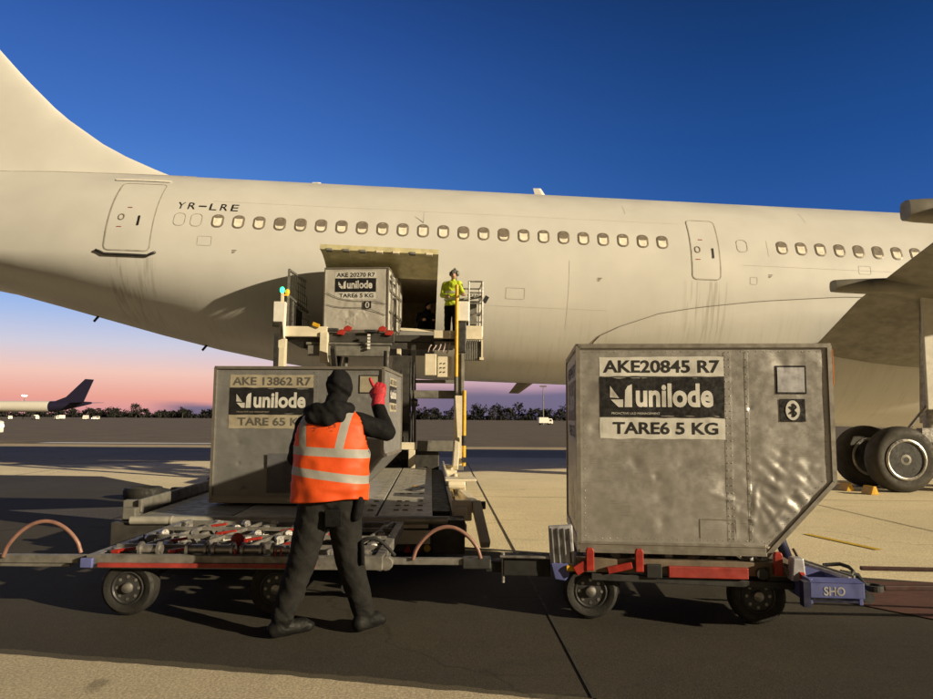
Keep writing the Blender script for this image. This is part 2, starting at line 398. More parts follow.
def near_edge(off, amp):
    o = []
    for (ax, ay), (bx_, by) in zip(NE, NE[1:]):
        n = int(abs(bx_-ax)/.06)
        o += [(ax+(bx_-ax)*k/n, ay+(by-ay)*k/n+off+amp*(noise.noise(Vector((k*.11+ax*3, off*9, 0)))+.6*noise.noise(Vector((k*.6+ax*3, off*9, 4))))) for k in range(n)]
    return o+[(-9, 5.5+off)]
sheet('worn_edge', [(-9, 3), (8, 2)]+near_edge(.02, .03), .010, M['asphalt_pale'])  # strip painted as the soft edge of the foreground shadow
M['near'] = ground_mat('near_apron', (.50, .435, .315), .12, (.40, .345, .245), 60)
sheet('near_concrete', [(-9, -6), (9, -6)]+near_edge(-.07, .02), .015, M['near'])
jm = MB()
def strip(mb, a, b, w, z):
    a, b = Vector((*a, z)), Vector((*b, z)); d = (b-a).normalized(); n = Vector((-d.y, d.x, 0))*w/2
    mb.add([a-n, a+n, b+n, b-n], [(0,1,2,3)])
jd = Vector((-.0324, 1)).normalized()
for x0 in (.71, 6.52, 12.3, -5.1, -10.9, -16.7):
    strip(jm, (x0, 3.6 if x0 == .71 else bnd(x0)+.1), (x0+jd.x*20, 23.4), .022, .010)
strip(jm, (.73, 3.9), (.85, .5), .022, .012)
strip(jm, (-60, 15.4), (60, 11.9), .02, .010)
tag(jm.build('ground_joints', M['joint'], recalc=False), kind='structure')
dm = MB(); strip(dm, (-1.0, 8.62), (1.2, 7.9), .07, .011); tag(dm.build('drain_slot', M['joint'], recalc=False), kind='structure')
ym = MB(); strip(ym, (4.50, 9.45), (4.82, 8.35), .10, .012); tag(ym.build('yellow_marking', M['line_y'], recalc=False), kind='structure')
sheet('red_marking', [(2.95, 6.22), (6.2, 2.2), (7.6, 4.5), (4.6, 6.65), (3.7, 6.75)], .012, M['line_r'])  # wedge of shadow tinted by red light, painted on the ground
M['mid'] = ground_mat('mid_apron', (.46, .375, .235), .12, (.38, .31, .19), 30)
sheet('mid_apron', [(-4, 26.9), (70, 27.9), (80, 37), (-30, 37), (-60, 30), (-60, 22.6), (-38, 22.4), (-12, 21.4)], .003, M['mid'])  # paler ground colour laid under the fuselage shadow to lift its shade
wm = MB(); strip(wm, (-23, 38.5), (-3, 39.5), 1.6, .01); tag(wm.build('pale_marking', M['line_w'], recalc=False), kind='structure')
# ------------------------------------------------------------------ airliner
M['faint'] = mat('faint_joint', (.46, .45, .42), .55)
M['leg_panel'] = mat('gear_door_grey', (.50, .48, .43), .5, var=.15)
RF = 2.82; ZC = 5.42
plane = thing('airliner', 'huge cream white airliner with open cargo door filling the picture behind the containers', 'airliner', (-.154, 20.83, 0), (0, R(1.626), R(2.884)))
PM = Matrix.LocRotScale(plane.location, plane.rotation_euler, None); PI_ = PM.inverted()
T_BOT = [(-24, .25), (-18, .35), (-15, .55), (-13.2, .78), (-11.75, 1.12), (-10.3, 1.47), (-8.86, 1.82), (-7.2, 2.18), (-5.57, 2.46), (-3.9, 2.69), (-2.2, 2.80), (-1, 2.82), (40, 2.82)]
T_W = [(-24, .45), (-18, 1.45), (-15, 2.0), (-13, 2.32), (-11.5, 2.55), (-10, 2.72), (-8.8, 2.80), (-7.5, 2.82), (40, 2.82)]
T_TOP = [(-24, 1.2), (-18, 2.4), (-15, 2.7), (-12, 2.80), (-9, 2.82), (40, 2.82)]
def FP(s, th, off=0.):
    a = R(th); w = interp(T_W, s); rz = interp(T_TOP, s) if th >= 0 else interp(T_BOT, s)
    m = smoothstep(-13, -24, s)*1.2
    p = Vector((s, -math.cos(a)*w, ZC+m+math.sin(a)*rz))
    if off: p += Vector((0, -math.cos(a)/w, math.sin(a)/rz)).normalized()*off
    return p
DS0, DS1, DT0, DT1 = -3.73, -.90, -36.5, -5.8
ss = sorted(set([-24+i*.75 for i in range(int(54/.75)+1)]+[DS0, DS1]+[a for a, _ in T_BOT if a < 0]))
ss = [s for i, s in enumerate(ss) if s in (DS0, DS1) or min(abs(s-DS0), abs(s-DS1)) > .2]
ths = sorted(set([-180+i*3 for i in range(121)]+[DT0, DT1])); ths = [t for t in ths if t in (DT0, DT1) or min(abs(t-DT0), abs(t-DT1)) > .4]
ths = ths[:-1] if ths[-1] >= 180 else ths
mb = MB(); nt_ = len(ths)
mb.v = [tuple(FP(s, t)) for s in ss for t in ths]
for i in range(len(ss)-1):
    for j in range(nt_):
        k = (j+1) % nt_
        if ss[i] >= DS0-1e-6 and ss[i+1] <= DS1+1e-6 and ths[j] >= DT0-1e-6 and ths[k] <= DT1+1e-6 and k: continue
        mb.f.append((i*nt_+j, (i+1)*nt_+j, (i+1)*nt_+k, i*nt_+k)); mb.m.append(0)
mb.f += [tuple(range(nt_)), tuple(range((len(ss)-1)*nt_, len(ss)*nt_))]; mb.m += [0, 0]
mb.build('fuselage', M['paint'], plane, smooth=True, auto=60)

# fin: leading edge swept up from the dorsal fillet
LE = [(2.7, -8.2), (3.0, -9.09), (3.45, -10.24), (3.84, -11.03), (4.67, -12.3), (5.72, -13.44), (6.58, -14.28), (9, -16.5), (11.5, -18.8)]
def fin(u, v):
    h = 2.45+v*9; le = interp(LE, h); te = -23.0-.33*(h-2.6)
    x = le+(te-le)*u; ch = le-te
    t = .0+.42*min(1, ch/9)*(2.6*math.sqrt(u)-1.1*u-1.5*u*u)*.55
    return x, t, h
mb = MB()
for sg in (-1, 1): mb.grid(lambda u, v: (fin(u*u, v)[0], sg*fin(u*u, v)[1], ZC+fin(u*u, v)[2]), 26, 26)
mb.build('tail_fin', M['paint'], plane, smooth=True, auto=50)
mb = MB(); mb.path([FP(-13.9+i*.25, 72-(i*.25)*.2, .004) for i in range(25)], .012, 6); mb.build('fin_root_seam', M['paint_line'], plane)
mb = MB(); mb.grid(lambda u, v: FP(-9.75+1.5*u, 50.5+2.6*v, .025+.02*math.sin(v*3.14)), 8, 3); mb.build('rain_gutter', M['white'], plane, smooth=True)

def rr(u0, u1, w0, w1, r, n=5):
    pts = []
    for cx, cy, a0 in ((u1-r, w1-r, 0), (u0+r, w1-r, 90), (u0+r, w0+r, 180), (u1-r, w0+r, 270)):
        pts += [(cx+r*math.cos(R(a0+90*k/n)), cy+r*math.sin(R(a0+90*k/n))) for k in range(n+1)]
    return pts
def onskin(p, off): return FP(p[0], math.degrees(p[1]/RF), off)
def skin_ring(mb, u0, u1, w0, w1, r, wd, off, off2=None, dens=1):
    a = rr(u0, u1, w0, w1, r); b = rr(u0+wd, u1-wd, w0+wd, w1-wd, max(.01, r-wd))
    def sub(p):
        o = []
        for i in range(len(p)):
            q, q2 = p[i], p[(i+1) % len(p)]
            o += [(q[0]+(q2[0]-q[0])*k/dens, q[1]+(q2[1]-q[1])*k/dens) for k in range(dens)]
        return o
    a, b = sub(a), sub(b); n = len(a)
    return mb.add([onskin(p, off) for p in a]+[onskin(p, off if off2 is None else off2) for p in b], [(i, (i+1) % n, n+(i+1) % n, n+i) for i in range(n)])
def skin_fill(mb, u0, u1, w0, w1, r, off):
    a = rr(u0, u1, w0, w1, r); return mb.add([onskin(p, off) for p in a], [tuple(range(len(a)))])
wz = math.radians(19.7)*RF
win_s = [-6.66+.5335*i for i in range(23)]+[8.36+.5335*i for i in range(13)]
for i, s in enumerate(win_s):
    mb = MB(); skin_ring(mb, s-.155, s+.155, wz-.205, wz+.205, .13, .045, .008, .016)
    f = mb.build('cabin_window', M['winframe'], plane)
    mb = MB(); skin_fill(mb, s-.115, s+.115, wz-.165, wz+.165, .09, .010); p = mb.build('window_blind', M['shade'], f)
    k = random.random()
    t = .05+.10*random.random()+(.12 if k < .2 else 0)
    mb = MB(); skin_fill(mb, s-.105, s+.105, wz+.15-t, wz+.152, .045 if t > .1 else t*.45, .0125); mb.build('window_glass', M['winframe'], f)  # dark top strip paints the reveal's shading onto the pane
for s in (-7.64, -7.21, 7.25):
    mb = MB(); skin_ring(mb, s-.15, s+.15, wz-.2, wz+.2, .12, .016, .006); mb.build('blanked_window', M['paint_line'], plane)
def pax_door(s0, s1, t0, t1, sw, tw, sh, scuff):
    w0, w1 = math.radians(t0)*RF, math.radians(t1)*RF
    mb = MB(); mb.grid(lambda u, v: onskin((s0+.03+(s1-s0-.06)*u, w0+.03+(w1-w0-.06)*v), .007), 6, 14)
    d = mb.build('passenger_door', M['paint'], plane, smooth=True)
    mb = MB(); skin_ring(mb, s0, s1, w0, w1, .14, .028, .011, dens=18); mb.build('door_seam', M['paint_line'], d)
    mb = MB(); skin_ring(mb, sw-.085, sw+.085, tw-.10, tw+.10, .08, .028, .014, .018); g = mb.build('door_window', M['winframe'], d)
    mb = MB(); skin_fill(mb, sh-.03, sh+.03, tw-.24, tw+.06, .02, .015); mb.build('door_handle', M['ink'], d)
    mb = MB(); skin_fill(mb, sh-.36, sh-.24, tw+.30, tw+.325, .01, .014); skin_fill(mb, sw-.07, sw+.06, tw-.30, tw-.28, .008, .014); mb.build('red_marks', M['redbar'], d)
    if scuff:
        mb = MB(); mb.path([FP(s0-.17, t0-.2, .03), FP(s0-.06, t0-1.2, .03)]+[FP(s0+.05+(s1-s0-.1)*k/6, t0-3.0, .03) for k in range(7)]+[FP(s1+.06, t0-1.2, .03), FP(s1+.16, t0-.2, .03)], .035, 8)
        mb.build('scuff_plate', M['scuff'], d, smooth=True)
pax_door(-9.47, -8.27, .4, 47.5, -9.13, math.radians(19.5)*RF, -8.67, True)
pax_door(5.83, 6.62, -1.2, 37.4, 6.01, math.radians(16)*RF, 6.42, False)
# registration letters wrap round the skin
mb = MB()
for k, ch in enumerate('YR-LRE'):
    z0_, z1_ = math.radians(26.6)*RF, math.radians(31.4)*RF; s0_ = -7.79+k*.278
    put = lambda x, z: onskin((x+.05*(z-z0_), z), .012)
    if ch == '-': mb.add([put(s0_+.0+u*.20, (z0_+z1_)/2-.018+v*.04) for v in (0, 1) for u in (0, .34, .67, 1)], [(0,1,5,4),(1,2,6,5),(2,3,7,6)])
    else: text_fit(mb, ch, s0_+.01, s0_+.195, z0_, z1_, put, -.004)
mb.build('registration', M['ink'], plane)
# faint skin joints
mb = MB()
for s, a, b in ((2.55, -32, 6), (4.2, 40, 50), (9.3, 40, 52), (7.95, 14, 24)):
    n = 44; mb.add([FP(s+d, a+(b-a)*k/n, .006) for k in range(n+1) for d in (-.004, .004)], [(2*k, 2*k+1, 2*k+3, 2*k+2) for k in range(n)])
for a, s0_, s1_ in ((33.5, -6.9, 5.6), (-20, -.2, 3.6), (8.0, 7.2, 13)):
    n = 60; mb.add([FP(s0_+(s1_-s0_)*k/n, a+d, .005) for k in range(n+1) for d in (-.045, .045)], [(2*k, 2*k+1, 2*k+3, 2*k+2) for k in range(n)])
mb.build('skin_joints', M['faint'], plane)
for s, t, w_, h_ in ((-7.1, 5, .36, .26), (.9, -16, .5, .3), (7.4, -2.5, .2, .2), (10.4, 6, .34, .24)):
    mb = MB(); w0 = math.radians(t)*RF; skin_ring(mb, s, s+w_, w0, w0+h_, .03, .010, .006, dens=3); mb.build('access_panel', M['faint'], plane)
for s, t in ((-6.2, 3), (3.3, -3), (7.9, 3)):
    mb = MB(); w0 = math.radians(t)*RF
    for k in range(3): skin_fill(mb, s, s+.12-.03*k, w0-.035*k, w0-.035*k+.018, .004, .006)
    mb.build('stencil', M['winframe'], plane)

# belly fairing with its seam
SE = [(3.28, -42.5), (3.38, -38), (3.51, -34.2), (4.0, -28.4), (5.03, -20.1), (6.08, -15.9), (7.69, -11.3), (9.86, -7.2), (13, -5), (22, -5)]
def BF(s, f):
    tu = interp(SE, s); th = tu+(-90-tu)*f
    g = smoothstep(3.3, 9.5, s); lim = smoothstep(0, 45, (tu-th))
    p = FP(s, th, .015+.05*smoothstep(0, 10, tu-th)*smoothstep(3.3, 4.5, s)+.22*g*lim); p.z -= .66*g*smoothstep(.25, 1, f); return p
mb = MB(); es = [3.29, 3.33, 3.38, 3.44, 3.51, 3.65, 3.85]+[4.0+.5*i for i in range(37)]
mb.v = []
for sg in (1, -1):
    o = len(mb.v); nf = 26
    for s in es:
        for j in range(nf+1):
            p = BF(s, j/nf); mb.v.append((p.x, p.y*sg, p.z))
    for i in range(len(es)-1):
        for j in range(nf): mb.f.append((o+i*(nf+1)+j, o+(i+1)*(nf+1)+j, o+(i+1)*(nf+1)+j+1, o+i*(nf+1)+j+1)); mb.m.append(0)
bfa = mb.build('belly_fairing', M['paint'], plane, smooth=True, auto=50)
mb = MB(); mb.path([FP(s, interp(SE, s), .022) for s in es], .008, 6); mb.build('fairing_seam', M['winframe'], bfa)

# cargo door, hinged at its top edge and swung out
hz = FP(0, DT1); hinge = Vector((0, hz.y, hz.z))
def door_pt(th, dr, ang):
    a = R(th); p = Vector((0, -math.cos(a)*(RF+dr), ZC+math.sin(a)*(RF+dr)))-hinge
    return Matrix.Rotation(-ang, 3, 'X') @ p + hinge
c = door_pt(DT1, 0, 0); e = door_pt(DT0, 0, 0)-hinge
cur = math.atan2(e.z, -e.y); want = R(14); OPEN = want-cur
NTH = 14
def dgrid(u, v, dr, s0=DS0-.0, s1=DS1+.0):
    p = door_pt(DT1+(DT0-DT1)*v, dr, OPEN); return (s0+(s1-s0)*u, p.y, p.z)
mb = MB(); mb.grid(lambda u, v: dgrid(u, v, .0), 8, NTH)
mb.grid(lambda u, v: dgrid(u, v, -.12), 8, NTH)
for vv in (0, 1): mb.grid(lambda u, v: dgrid(u, vv, -.12*v), 8, 1)
for uu in (0, 1): mb.grid(lambda u, v: dgrid(uu, u, -.12*v), NTH, 1)
mb.cur = 1
cd = mb.build('cargo_door', [M['door_inner'], M['paint']], plane, smooth=True, auto=40)
me = cd.data
for p in me.polygons: p.material_index = 1 if p.index < 8*NTH else 0
for k in range(6):
    u = .06+k*.176; mb = MB(); mb.grid(lambda a, b: dgrid(u+.008*(a-.5), .04+b*.92, -.12-.015), 1, NTH)
    for sd in (-.5, .5): mb.grid(lambda a, b: dgrid(u+.008*sd, .04+b*.92, -.12-.015*a), 1, NTH)
    mb.build('door_rib', M['door_inner'], cd, smooth=True, auto=30)
for k in range(7):
    u = .08+k*.14; p = Vector(dgrid(u, .985, -.13)); mb = MB(); mb.box(p, (.16, .10, .06), (R(-14), 0, 0)); mb.build('door_latch', M['cream'] if k in (3, 4, 6) else M['loader_gr'], cd, bevel=.01)
# hold behind the opening
mb = MB(); x0, x1, yb, zf, zt = -5.2, .6, 1.7, ZC-1.70, ZC-.27
yf = -2.17
mb.add([(x0,yf,zf),(x1,yf,zf),(x1,yb,zf),(x0,yb,zf)], [(0,1,2,3)])
yt = -2.75
mb.add([(x0,yb,zf),(x1,yb,zf),(x1,yb,zt),(x0,yb,zt)], [(0,1,2,3)])
mb.add([(x0,yt,zt),(x1,yt,zt),(x1,yb,zt),(x0,yb,zt)], [(0,1,2,3)])
for x in (x0, x1): mb.add([(x,yf,zf),(x,yb,zf),(x,yb,zt),(x,yt,zt)], [(0,1,2,3)])
hold = mb.build('cargo_hold', M['hold'], plane)
mb = MB()
for s in (DS0, DS1): mb.grid(lambda u, v: FP(s, DT0+(DT1-DT0)*v, .006-.14*u), 1, 10)
for t in (DT0, DT1): mb.grid(lambda u, v: FP(DS0+(DS1-DS0)*v, t, .006-.14*u), 1, 4)
mb.build('door_frame', M['cream'], hold)
# small antennas and drain masts
def blade(name, s, top, h, c, sweep, m):
    mb = MB(); z = ZC+(RF-.02 if top else -RF+.02); d = 1 if top else -1
    vs_ = []
    for k, (x, w) in enumerate(((0, .0), (.3, .035), (1, 0))):
        vs_ += [(s-x*c, w, z), (s-x*c, -w, z)]
    for k, (x, w) in enumerate(((0, .0), (.3, .018), (1, 0))):
        vs_ += [(s-sweep-x*c*.6, w, z+d*h), (s-sweep-x*c*.6, -w, z+d*h)]
    mb.add(vs_, [(0,2,8,6),(2,4,10,8),(1,7,9,3),(3,9,11,5),(6,8,10),(7,11,9),(6,8,9,7),(8,10,11,9)]); mb.build(name, m, plane)
blade('antenna', -4.5, True, .20, .42, .02, M['white']); blade('antenna', 2.42, True, .36, .40, .26, M['white'])
blade('drain_mast', 2.1, False, .34, .5, .45, M['wing'])
for s in (-10.5, -7.4):
    mb = MB(); p = FP(s, -80); mb.bar(p, p+Vector((-.12, 0, -.16)), .03, .06); mb.build('drain_pipe', M['gap'], plane)
for s, t in ((-1.6, 14.5), ):
    mb = MB(); p = FP(-1.33, 25, 0); mb.tube(p, p+Vector((0, -.05, .28)), .010, .005, 6); mb.build('probe', M['winframe'], plane)

# wing, flap fairings and main gear (laid out in world metres, stored in the aircraft's own frame)
def L(x, y, z): return tuple(PI_ @ Vector((x, y, z)))
WS = [(18.9, 9.30, 3.36, 21.0, 1.1), (18.0, 9.2, 3.62, 20.0, 1.0), (16, 9.02, 4.25, 18.0, .85), (14, 8.88, 4.66, 16.2, .75), (13, 8.80, 4.85, 15.5, .68), (11.5, 8.62, 5.12, 14.5, .6), (9.5, 8.35, 5.45, 13.2, .5)]
def airfoil(k, n=14):
    Y, xt, z, xl, th = WS[k]; up, lo = [], []
    for i in range(n+1):
        u = i/n; x = xt+(xl-xt)*u; zz_ = z+.35*u
        t = th*2.2*(math.sqrt(max(0, 1-u))-.0*(1-u))*(1-(1-u)**3*1.0)*.9
        up.append((x, Y, zz_+t*.55+.015)); lo.append((x, Y, zz_-t*.45-.02*min(1, (u*8))))
    return up+lo[::-1]
mb = MB(); secs = [airfoil(k) for k in range(len(WS))]; n = len(secs[0])
mb.v = [L(*p) for s_ in secs for p in s_]
for k in range(len(secs)-1):
    for i in range(n): mb.f.append((k*n+i, k*n+(i+1) % n, (k+1)*n+(i+1) % n, (k+1)*n+i)); mb.m.append(0)
mb.f += [tuple(range(n)), tuple(range((len(secs)-1)*n, len(secs)*n))]; mb.m += [0, 0]
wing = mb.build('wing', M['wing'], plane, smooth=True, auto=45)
def canoe(x, y, z, h0, ln, hz_):
    mb = MB(); st_ = [(0, h0*.92, .15, 0), (.06, h0, .2, 0), (.35, h0*1.25, .26, .0), (.7, h0*1.35, .28, .03), (1, h0*.6, .16, .15)]
    ps = []; n = 12
    for u, h, w, dz in st_:
        for k in range(n):
            a = 2*math.pi*k/n; ca, sa = math.cos(a), math.sin(a)
            sx = abs(ca)**.6*(1 if ca > 0 else -1); sz = abs(sa)**.6*(1 if sa > 0 else -1)
            ps.append(L(x+u*ln, y+sx*w, z+hz_*u+sz*h/2+dz))
    m_ = len(st_)
    mb.add(ps, [(i*n+k, i*n+(k+1) % n, (i+1)*n+(k+1) % n, (i+1)*n+k) for i in range(m_-1) for k in range(n)]+[tuple(range(n)), tuple(range((m_-1)*n, m_*n))])
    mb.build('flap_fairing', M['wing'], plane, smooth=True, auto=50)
canoe(7.93, 15, 4.40, .27, 3.4, .0)
canoe(7.35, 11.5, 5.02, .36, 3.6, -.05)
mb = MB(); mb.bx(*[0]*6) if False else None
ps = [L(10.6, 16.4, 4.02), L(12.8, 15.9, 4.05), L(12.9, 17.6, 3.5), L(10.4, 17.7, 3.52)]
q = [L(10.6, 16.4, 4.5), L(12.8, 15.9, 4.5), L(12.9, 17.6, 4.2), L(10.4, 17.7, 4.2)]
mb.add(ps+q, [(0,1,2,3),(4,5,6,7),(0,1,5,4),(1,2,6,5),(2,3,7,6),(3,0,4,7)]); mb.build('gear_bay', M['gap'], plane)
mb = MB()
def bxw(mb, x0, x1, y0, y1, z0, z1):
    o = MB().bx(x0, x1, y0, y1, z0, z1); mb.add([L(*p) for p in o.v], o.f)
bxw(mb, 10.0, 11.9, 15.25, 15.32, 1.75, 4.6); mb.build('gear_door', M['leg_panel'], plane, bevel=.02)
def tb(mb, a, b, r, n=16): mb.tube(L(*a), L(*b), r, n=n)
mb = MB(); tb(mb, (10.5, 15.75, 4.5), (10.35, 15.75, 1.45), .19); tb(mb, (10.35, 15.75, 1.5), (10.32, 15.75, .75), .13)
strut = mb.build('gear_strut', M['steel'], plane, smooth=True, auto=40)
mb = MB(); tb(mb, (9.25, 15.75, .70), (11.35, 15.75, .66), .12); tb(mb, (9.25, 15.1, .69), (9.25, 16.4, .69), .09); tb(mb, (11.35, 15.1, .67), (11.35, 16.4, .67), .09)
mb.build('bogie_beam', M['darksteel'], strut, smooth=True, auto=40)
mb = MB(); tb(mb, (10.2, 15.5, 1.9), (9.75, 15.6, 1.3), .04); tb(mb, (9.75, 15.6, 1.3), (10.1, 15.6, .85), .05); tb(mb, (10.6, 15.4, 1.6), (10.6, 15.4, .9), .05)
tb(mb, (9.9, 15.5, 1.15), (9.2, 15.6, .95), .035); bxw(mb, 9.55, 9.85, 15.4, 15.7, .95, 1.15); bxw(mb, 9.95, 10.2, 15.4, 15.6, 1.05, 1.35)
mb.build('torque_link', M['steel'], strut, smooth=True, auto=40)
def air_wheel(x, y, z, sg):
    tp = [(.40, -.19), (.52, -.235), (.63, -.225), (.685, -.15), (.70, -.06), (.70, .06), (.685, .15), (.63, .225), (.52, .235), (.40, .19)]
    mb = MB(); mb.lathe(tp, (0,0,0), 'Y', 40); w = mb.build('wheel', M['rubber_air'], plane, smooth=True, auto=50)
    w.matrix_local = PI_ @ Matrix.Translation((x, y, z))
    mb = MB(); mb.lathe([(.43, -.195), (.435, -.23), (.40, -.245), (.375, -.235), (.355, -.18), (.36, -.15)], (0,0,0), 'Y', 36); mb.f = [f for f in mb.f if len(f) == 4]; mb.m = [0]*len(mb.f)
    mb.build('rim_flange', M['steel'], w, smooth=True, auto=40)
    mb = MB(); mb.lathe([(.15, -.06), (.14, -.18), (.11, -.21), (.06, -.215), (.055, -.16), (.01, -.16)], (0,0,0), 'Y', 24); mb.build('hub', M['galv'], w, smooth=True, auto=35)
    mb = MB(); mb.lathe([(.40, -.21), (.345, -.16), (.31, -.05), (.14, -.045), (.01, -.045)], (0,0,0), 'Y', 32)
    for k in range(9): a = 2*math.pi*k/9; mb.tube((.24*math.cos(a), -.11, .24*math.sin(a)), (.24*math.cos(a), -.085, .24*math.sin(a)), .05, n=8)
    rm = mb.build('rim', M['darksteel'], w, smooth=True, auto=35)
    return w
for x, z in ((9.25, .69), (11.35, .67)):
    for y in (15.1, 16.4): air_wheel(x, y, z, -1)
def chock(loc, rz, label):
    mb = MB(); mb.prism([(-.09, 0), (.09, 0), (.03, .17), (-.03, .17)], -.16, .16)
    o = mb.build('wheel_chock', M['yellow'], bevel=.01); o.location = loc; o.rotation_euler = (0, 0, rz)
    return tag(o, label, 'wheel chock', 'yellow chocks at the main wheel')
chock((8.30, 14.62, .004), R(5), 'bright yellow wedge chock lying nearest the camera in front of the big aircraft wheel')
chock((8.20, 15.35, .004), R(5), 'shadowed yellow chock tucked behind the brighter one at the aircraft wheel')
# ------------------------------------------------------------------ unit load containers
UW, UH, UD, UC, UB = 1.88, 1.57, 1.534, .55, 1.37        # top width, height, depth, cut-off height, base width
X0 = -UW/2
def xr(z): return X0+UB+(UW-UB)*min(1, z/UC)
def make_uld(label, group, code, tare, body_m, label_m, ink_m, seed, loc, rz, tag_front, extra):
    t = thing('cargo_container', label, 'cargo container', loc, (0, 0, rz), group)
    rnd = random.Random(seed)
    dents = [(rnd.uniform(.05, .95)*UW+X0, rnd.uniform(.08, .92)*UH, rnd.uniform(.02, .10), rnd.uniform(-.009, .005)) for _ in range(60)]
    dents += [(rnd.gauss(X0+1.5, .18), rnd.gauss(.45, .16), rnd.uniform(.015, .05), rnd.uniform(-.008, .006)) for _ in range(26)]
    rid = [(rnd.uniform(.55, .85)*UW+X0, rnd.uniform(.2, .5), rnd.uniform(0, 3.1), rnd.uniform(.10, .22), rnd.uniform(.004, .009)) for _ in range(9)]
    def dent(x, z, u, v):
        e = min(1, min(u, 1-u, v, 1-v)/.05); e = e*e*(3-2*e)
        d = .012*noise.noise(Vector((x*2.4+seed, z*2.4, seed)))+.0025*noise.noise(Vector((x*8+seed, z*8, 3)))+.0009*noise.noise(Vector((x*19, z*19+seed, 3)))
        for cx, cz, r, a in dents:
            q = ((x-cx)**2+(z-cz)**2)/r/r
            if q < 4: d += a*math.exp(-q*2)
        for cx, cz, an, ln, a in rid:       # sharp creases
            du, dv = (x-cx)*math.cos(an)+(z-cz)*math.sin(an), -(x-cx)*math.sin(an)+(z-cz)*math.cos(an)
            if abs(du) < ln and abs(dv) < .06: d += a*max(0, 1-abs(dv)/.03)*(1-(du/ln)**2)
        # creased, buckled sheet near the cut-off corner
        c = math.exp(-((x-.62)**2/.09+(z-.48)**2/.05))
        d += c*.016*noise.noise(Vector((x*11+z*13, (x-z)*4, seed)))
        return d*e
    mb = MB()
    def front(u, v):
        z = .07+(UH-.07)*v; x = X0+(xr(z)-X0)*u; return (x, -UD/2-dent(x, z, u, v), z)
    mb.grid(front, 150, 124)
    mb.grid(lambda u, v: (X0+(xr(.07+(UH-.07)*v)-X0)*(1-u), UD/2, .07+(UH-.07)*v), 4, 10)
    def left(u, v):
        y = -UD/2+UD*u; z = .07+(UH-.07)*v; return (X0-dent(y+.4, z, u, v), y, z)
    mb.grid(left, 70, 70)
    def right(u, v):
        y = -UD/2+UD*u; z = UC+(UH-UC)*v; return (X0+UW+dent(y+.2, z, u, v), y, z)
    mb.grid(right, 60, 50)
    def slant(u, v):
        y = -UD/2+UD*u; z = .07+(UC-.07)*v; d = dent(y, z, u, v); return (xr(z)+d*.8, y, z-d*.8)
    mb.grid(slant, 50, 26)
    mb.grid(lambda u, v: (X0+UW*u, -UD/2+UD*v, UH), 4, 4); mb.grid(lambda u, v: (X0+(xr(.07)-X0)*u, -UD/2+UD*v, .07), 4, 4)
    b = bmesh_weld(mb, 1e-4); body = b('shell', body_m, t)
    # extruded edges
    fr = MB(); w = .032; k = .012
    for y, s in ((-UD/2, -1), (UD/2, 1)):
        yy = y+s*.004
        P = [(X0, .0), (xr(.0), .0), (xr(UC), UC), (X0+UW, UH), (X0, UH)]
        for a, c in zip(P, P[1:]+P[:1]):
            if a[1] == 0 and c[1] == 0: continue
            fr.bar((a[0], yy, a[1]), (c[0], yy, c[1]), w, .03, (0, 1, 0))
    for x, z in ((X0, UH), (X0+UW, UH), (X0+UW, UC)): fr.bar((x, -UD/2-.003, z), (x, UD/2+.003, z), w, .036)
    # base extrusion with ridges
    br = MB(); xb = xr(0)
    for y, s in ((-UD/2, -1), (UD/2, 1)):
        br.bar((X0, y+s*.004, .04), (xb, y+s*.004, .04), .03, .08)
        br.bar((X0, y+s*.022, .012), (xb, y+s*.022, .012), .02, .024); br.bar((X0, y+s*.018, .068), (xb, y+s*.018, .068), .012, .012)
    for x in (X0, xb): br.bar((x, -UD/2-.002, .04), (x, UD/2+.002, .04), .03, .08)
    base = br.build('base_rail', M['alu_edge'], t, bevel=.003)
    # seam strip and rivet rows
    sm = MB(); yF = -UD/2-.012
    def FS(x, z, o):          # a point o metres proud of the dented front sheet
        u, v = (x-X0)/max(.01, xr(z)-X0), (z-.07)/(UH-.07)
        u, v = max(0, min(1, u)), max(0, min(1, v)); return (x, -UD/2-dent(x, z, u, v)-o, z)
    for x, ww in ((X0+1.13, .06), (X0+1.27, .03)):
        sm.grid(lambda u, v: FS(x+ww*(u-.5), .10+(UH-.15)*v, .0022 if 0 < u < 1 else .0016), 6, 60)
    sm.build('seam_strip', body_m, body, bevel=.003)
    rv = MB()
    def rivet(p, n, r=.0045):
        p = Vector(p); n = Vector(n); u, v = ortho(n)
        ring = [p+u*math.cos(a*1.0472)*r+v*math.sin(a*1.0472)*r for a in range(6)]; ring2 = [p+n*r*.5+(q-p)*.6 for q in ring]
        rv.add(ring+ring2+[p+n*r*.65], [(i, (i+1) % 6, 6+(i+1) % 6, 6+i) for i in range(6)]+[(6+i, 6+(i+1) % 6, 12) for i in range(6)])
    nF = (0, -1, 0)
    for k in range(26):
        z = .12+k*.056
        rivet(FS(X0+.045, z, 0), nF)
        if z > UC: rivet(FS(X0+UW-.05, z, 0), nF)
        for x in (1.115, 1.145, 1.27): rivet(FS(X0+x, z, .004), nF)
    for k in range(34):
        x = X0+.06+k*.056
        rivet(FS(x, UH-.045, 0), nF)
        if x < xr(.11)-.04: rivet(FS(x, .105, 0), nF)
    for k in range(12): rivet((X0+UB+(UW-UB)*(k+.5)/12-.05, yF+.004, UC*(k+.5)/12+.03), nF)
    fr.add(rv.v, rv.f); edge = fr.build('edge_frame', M['alu_edge'], t)
    # access plate scored in the lower middle
    ap = MB(); a, c = X0+.90, X0+1.16
    for p, q in (((a, .12), (a, .26)), ((c, .12), (c, .26)), ((a, .26), (c, .26))): ap.bar(FS(p[0], p[1], .0), FS(q[0], q[1], .0), .006, .006, (0,1,0))
    ap.build('access_plate', M['alu_edge'], body)
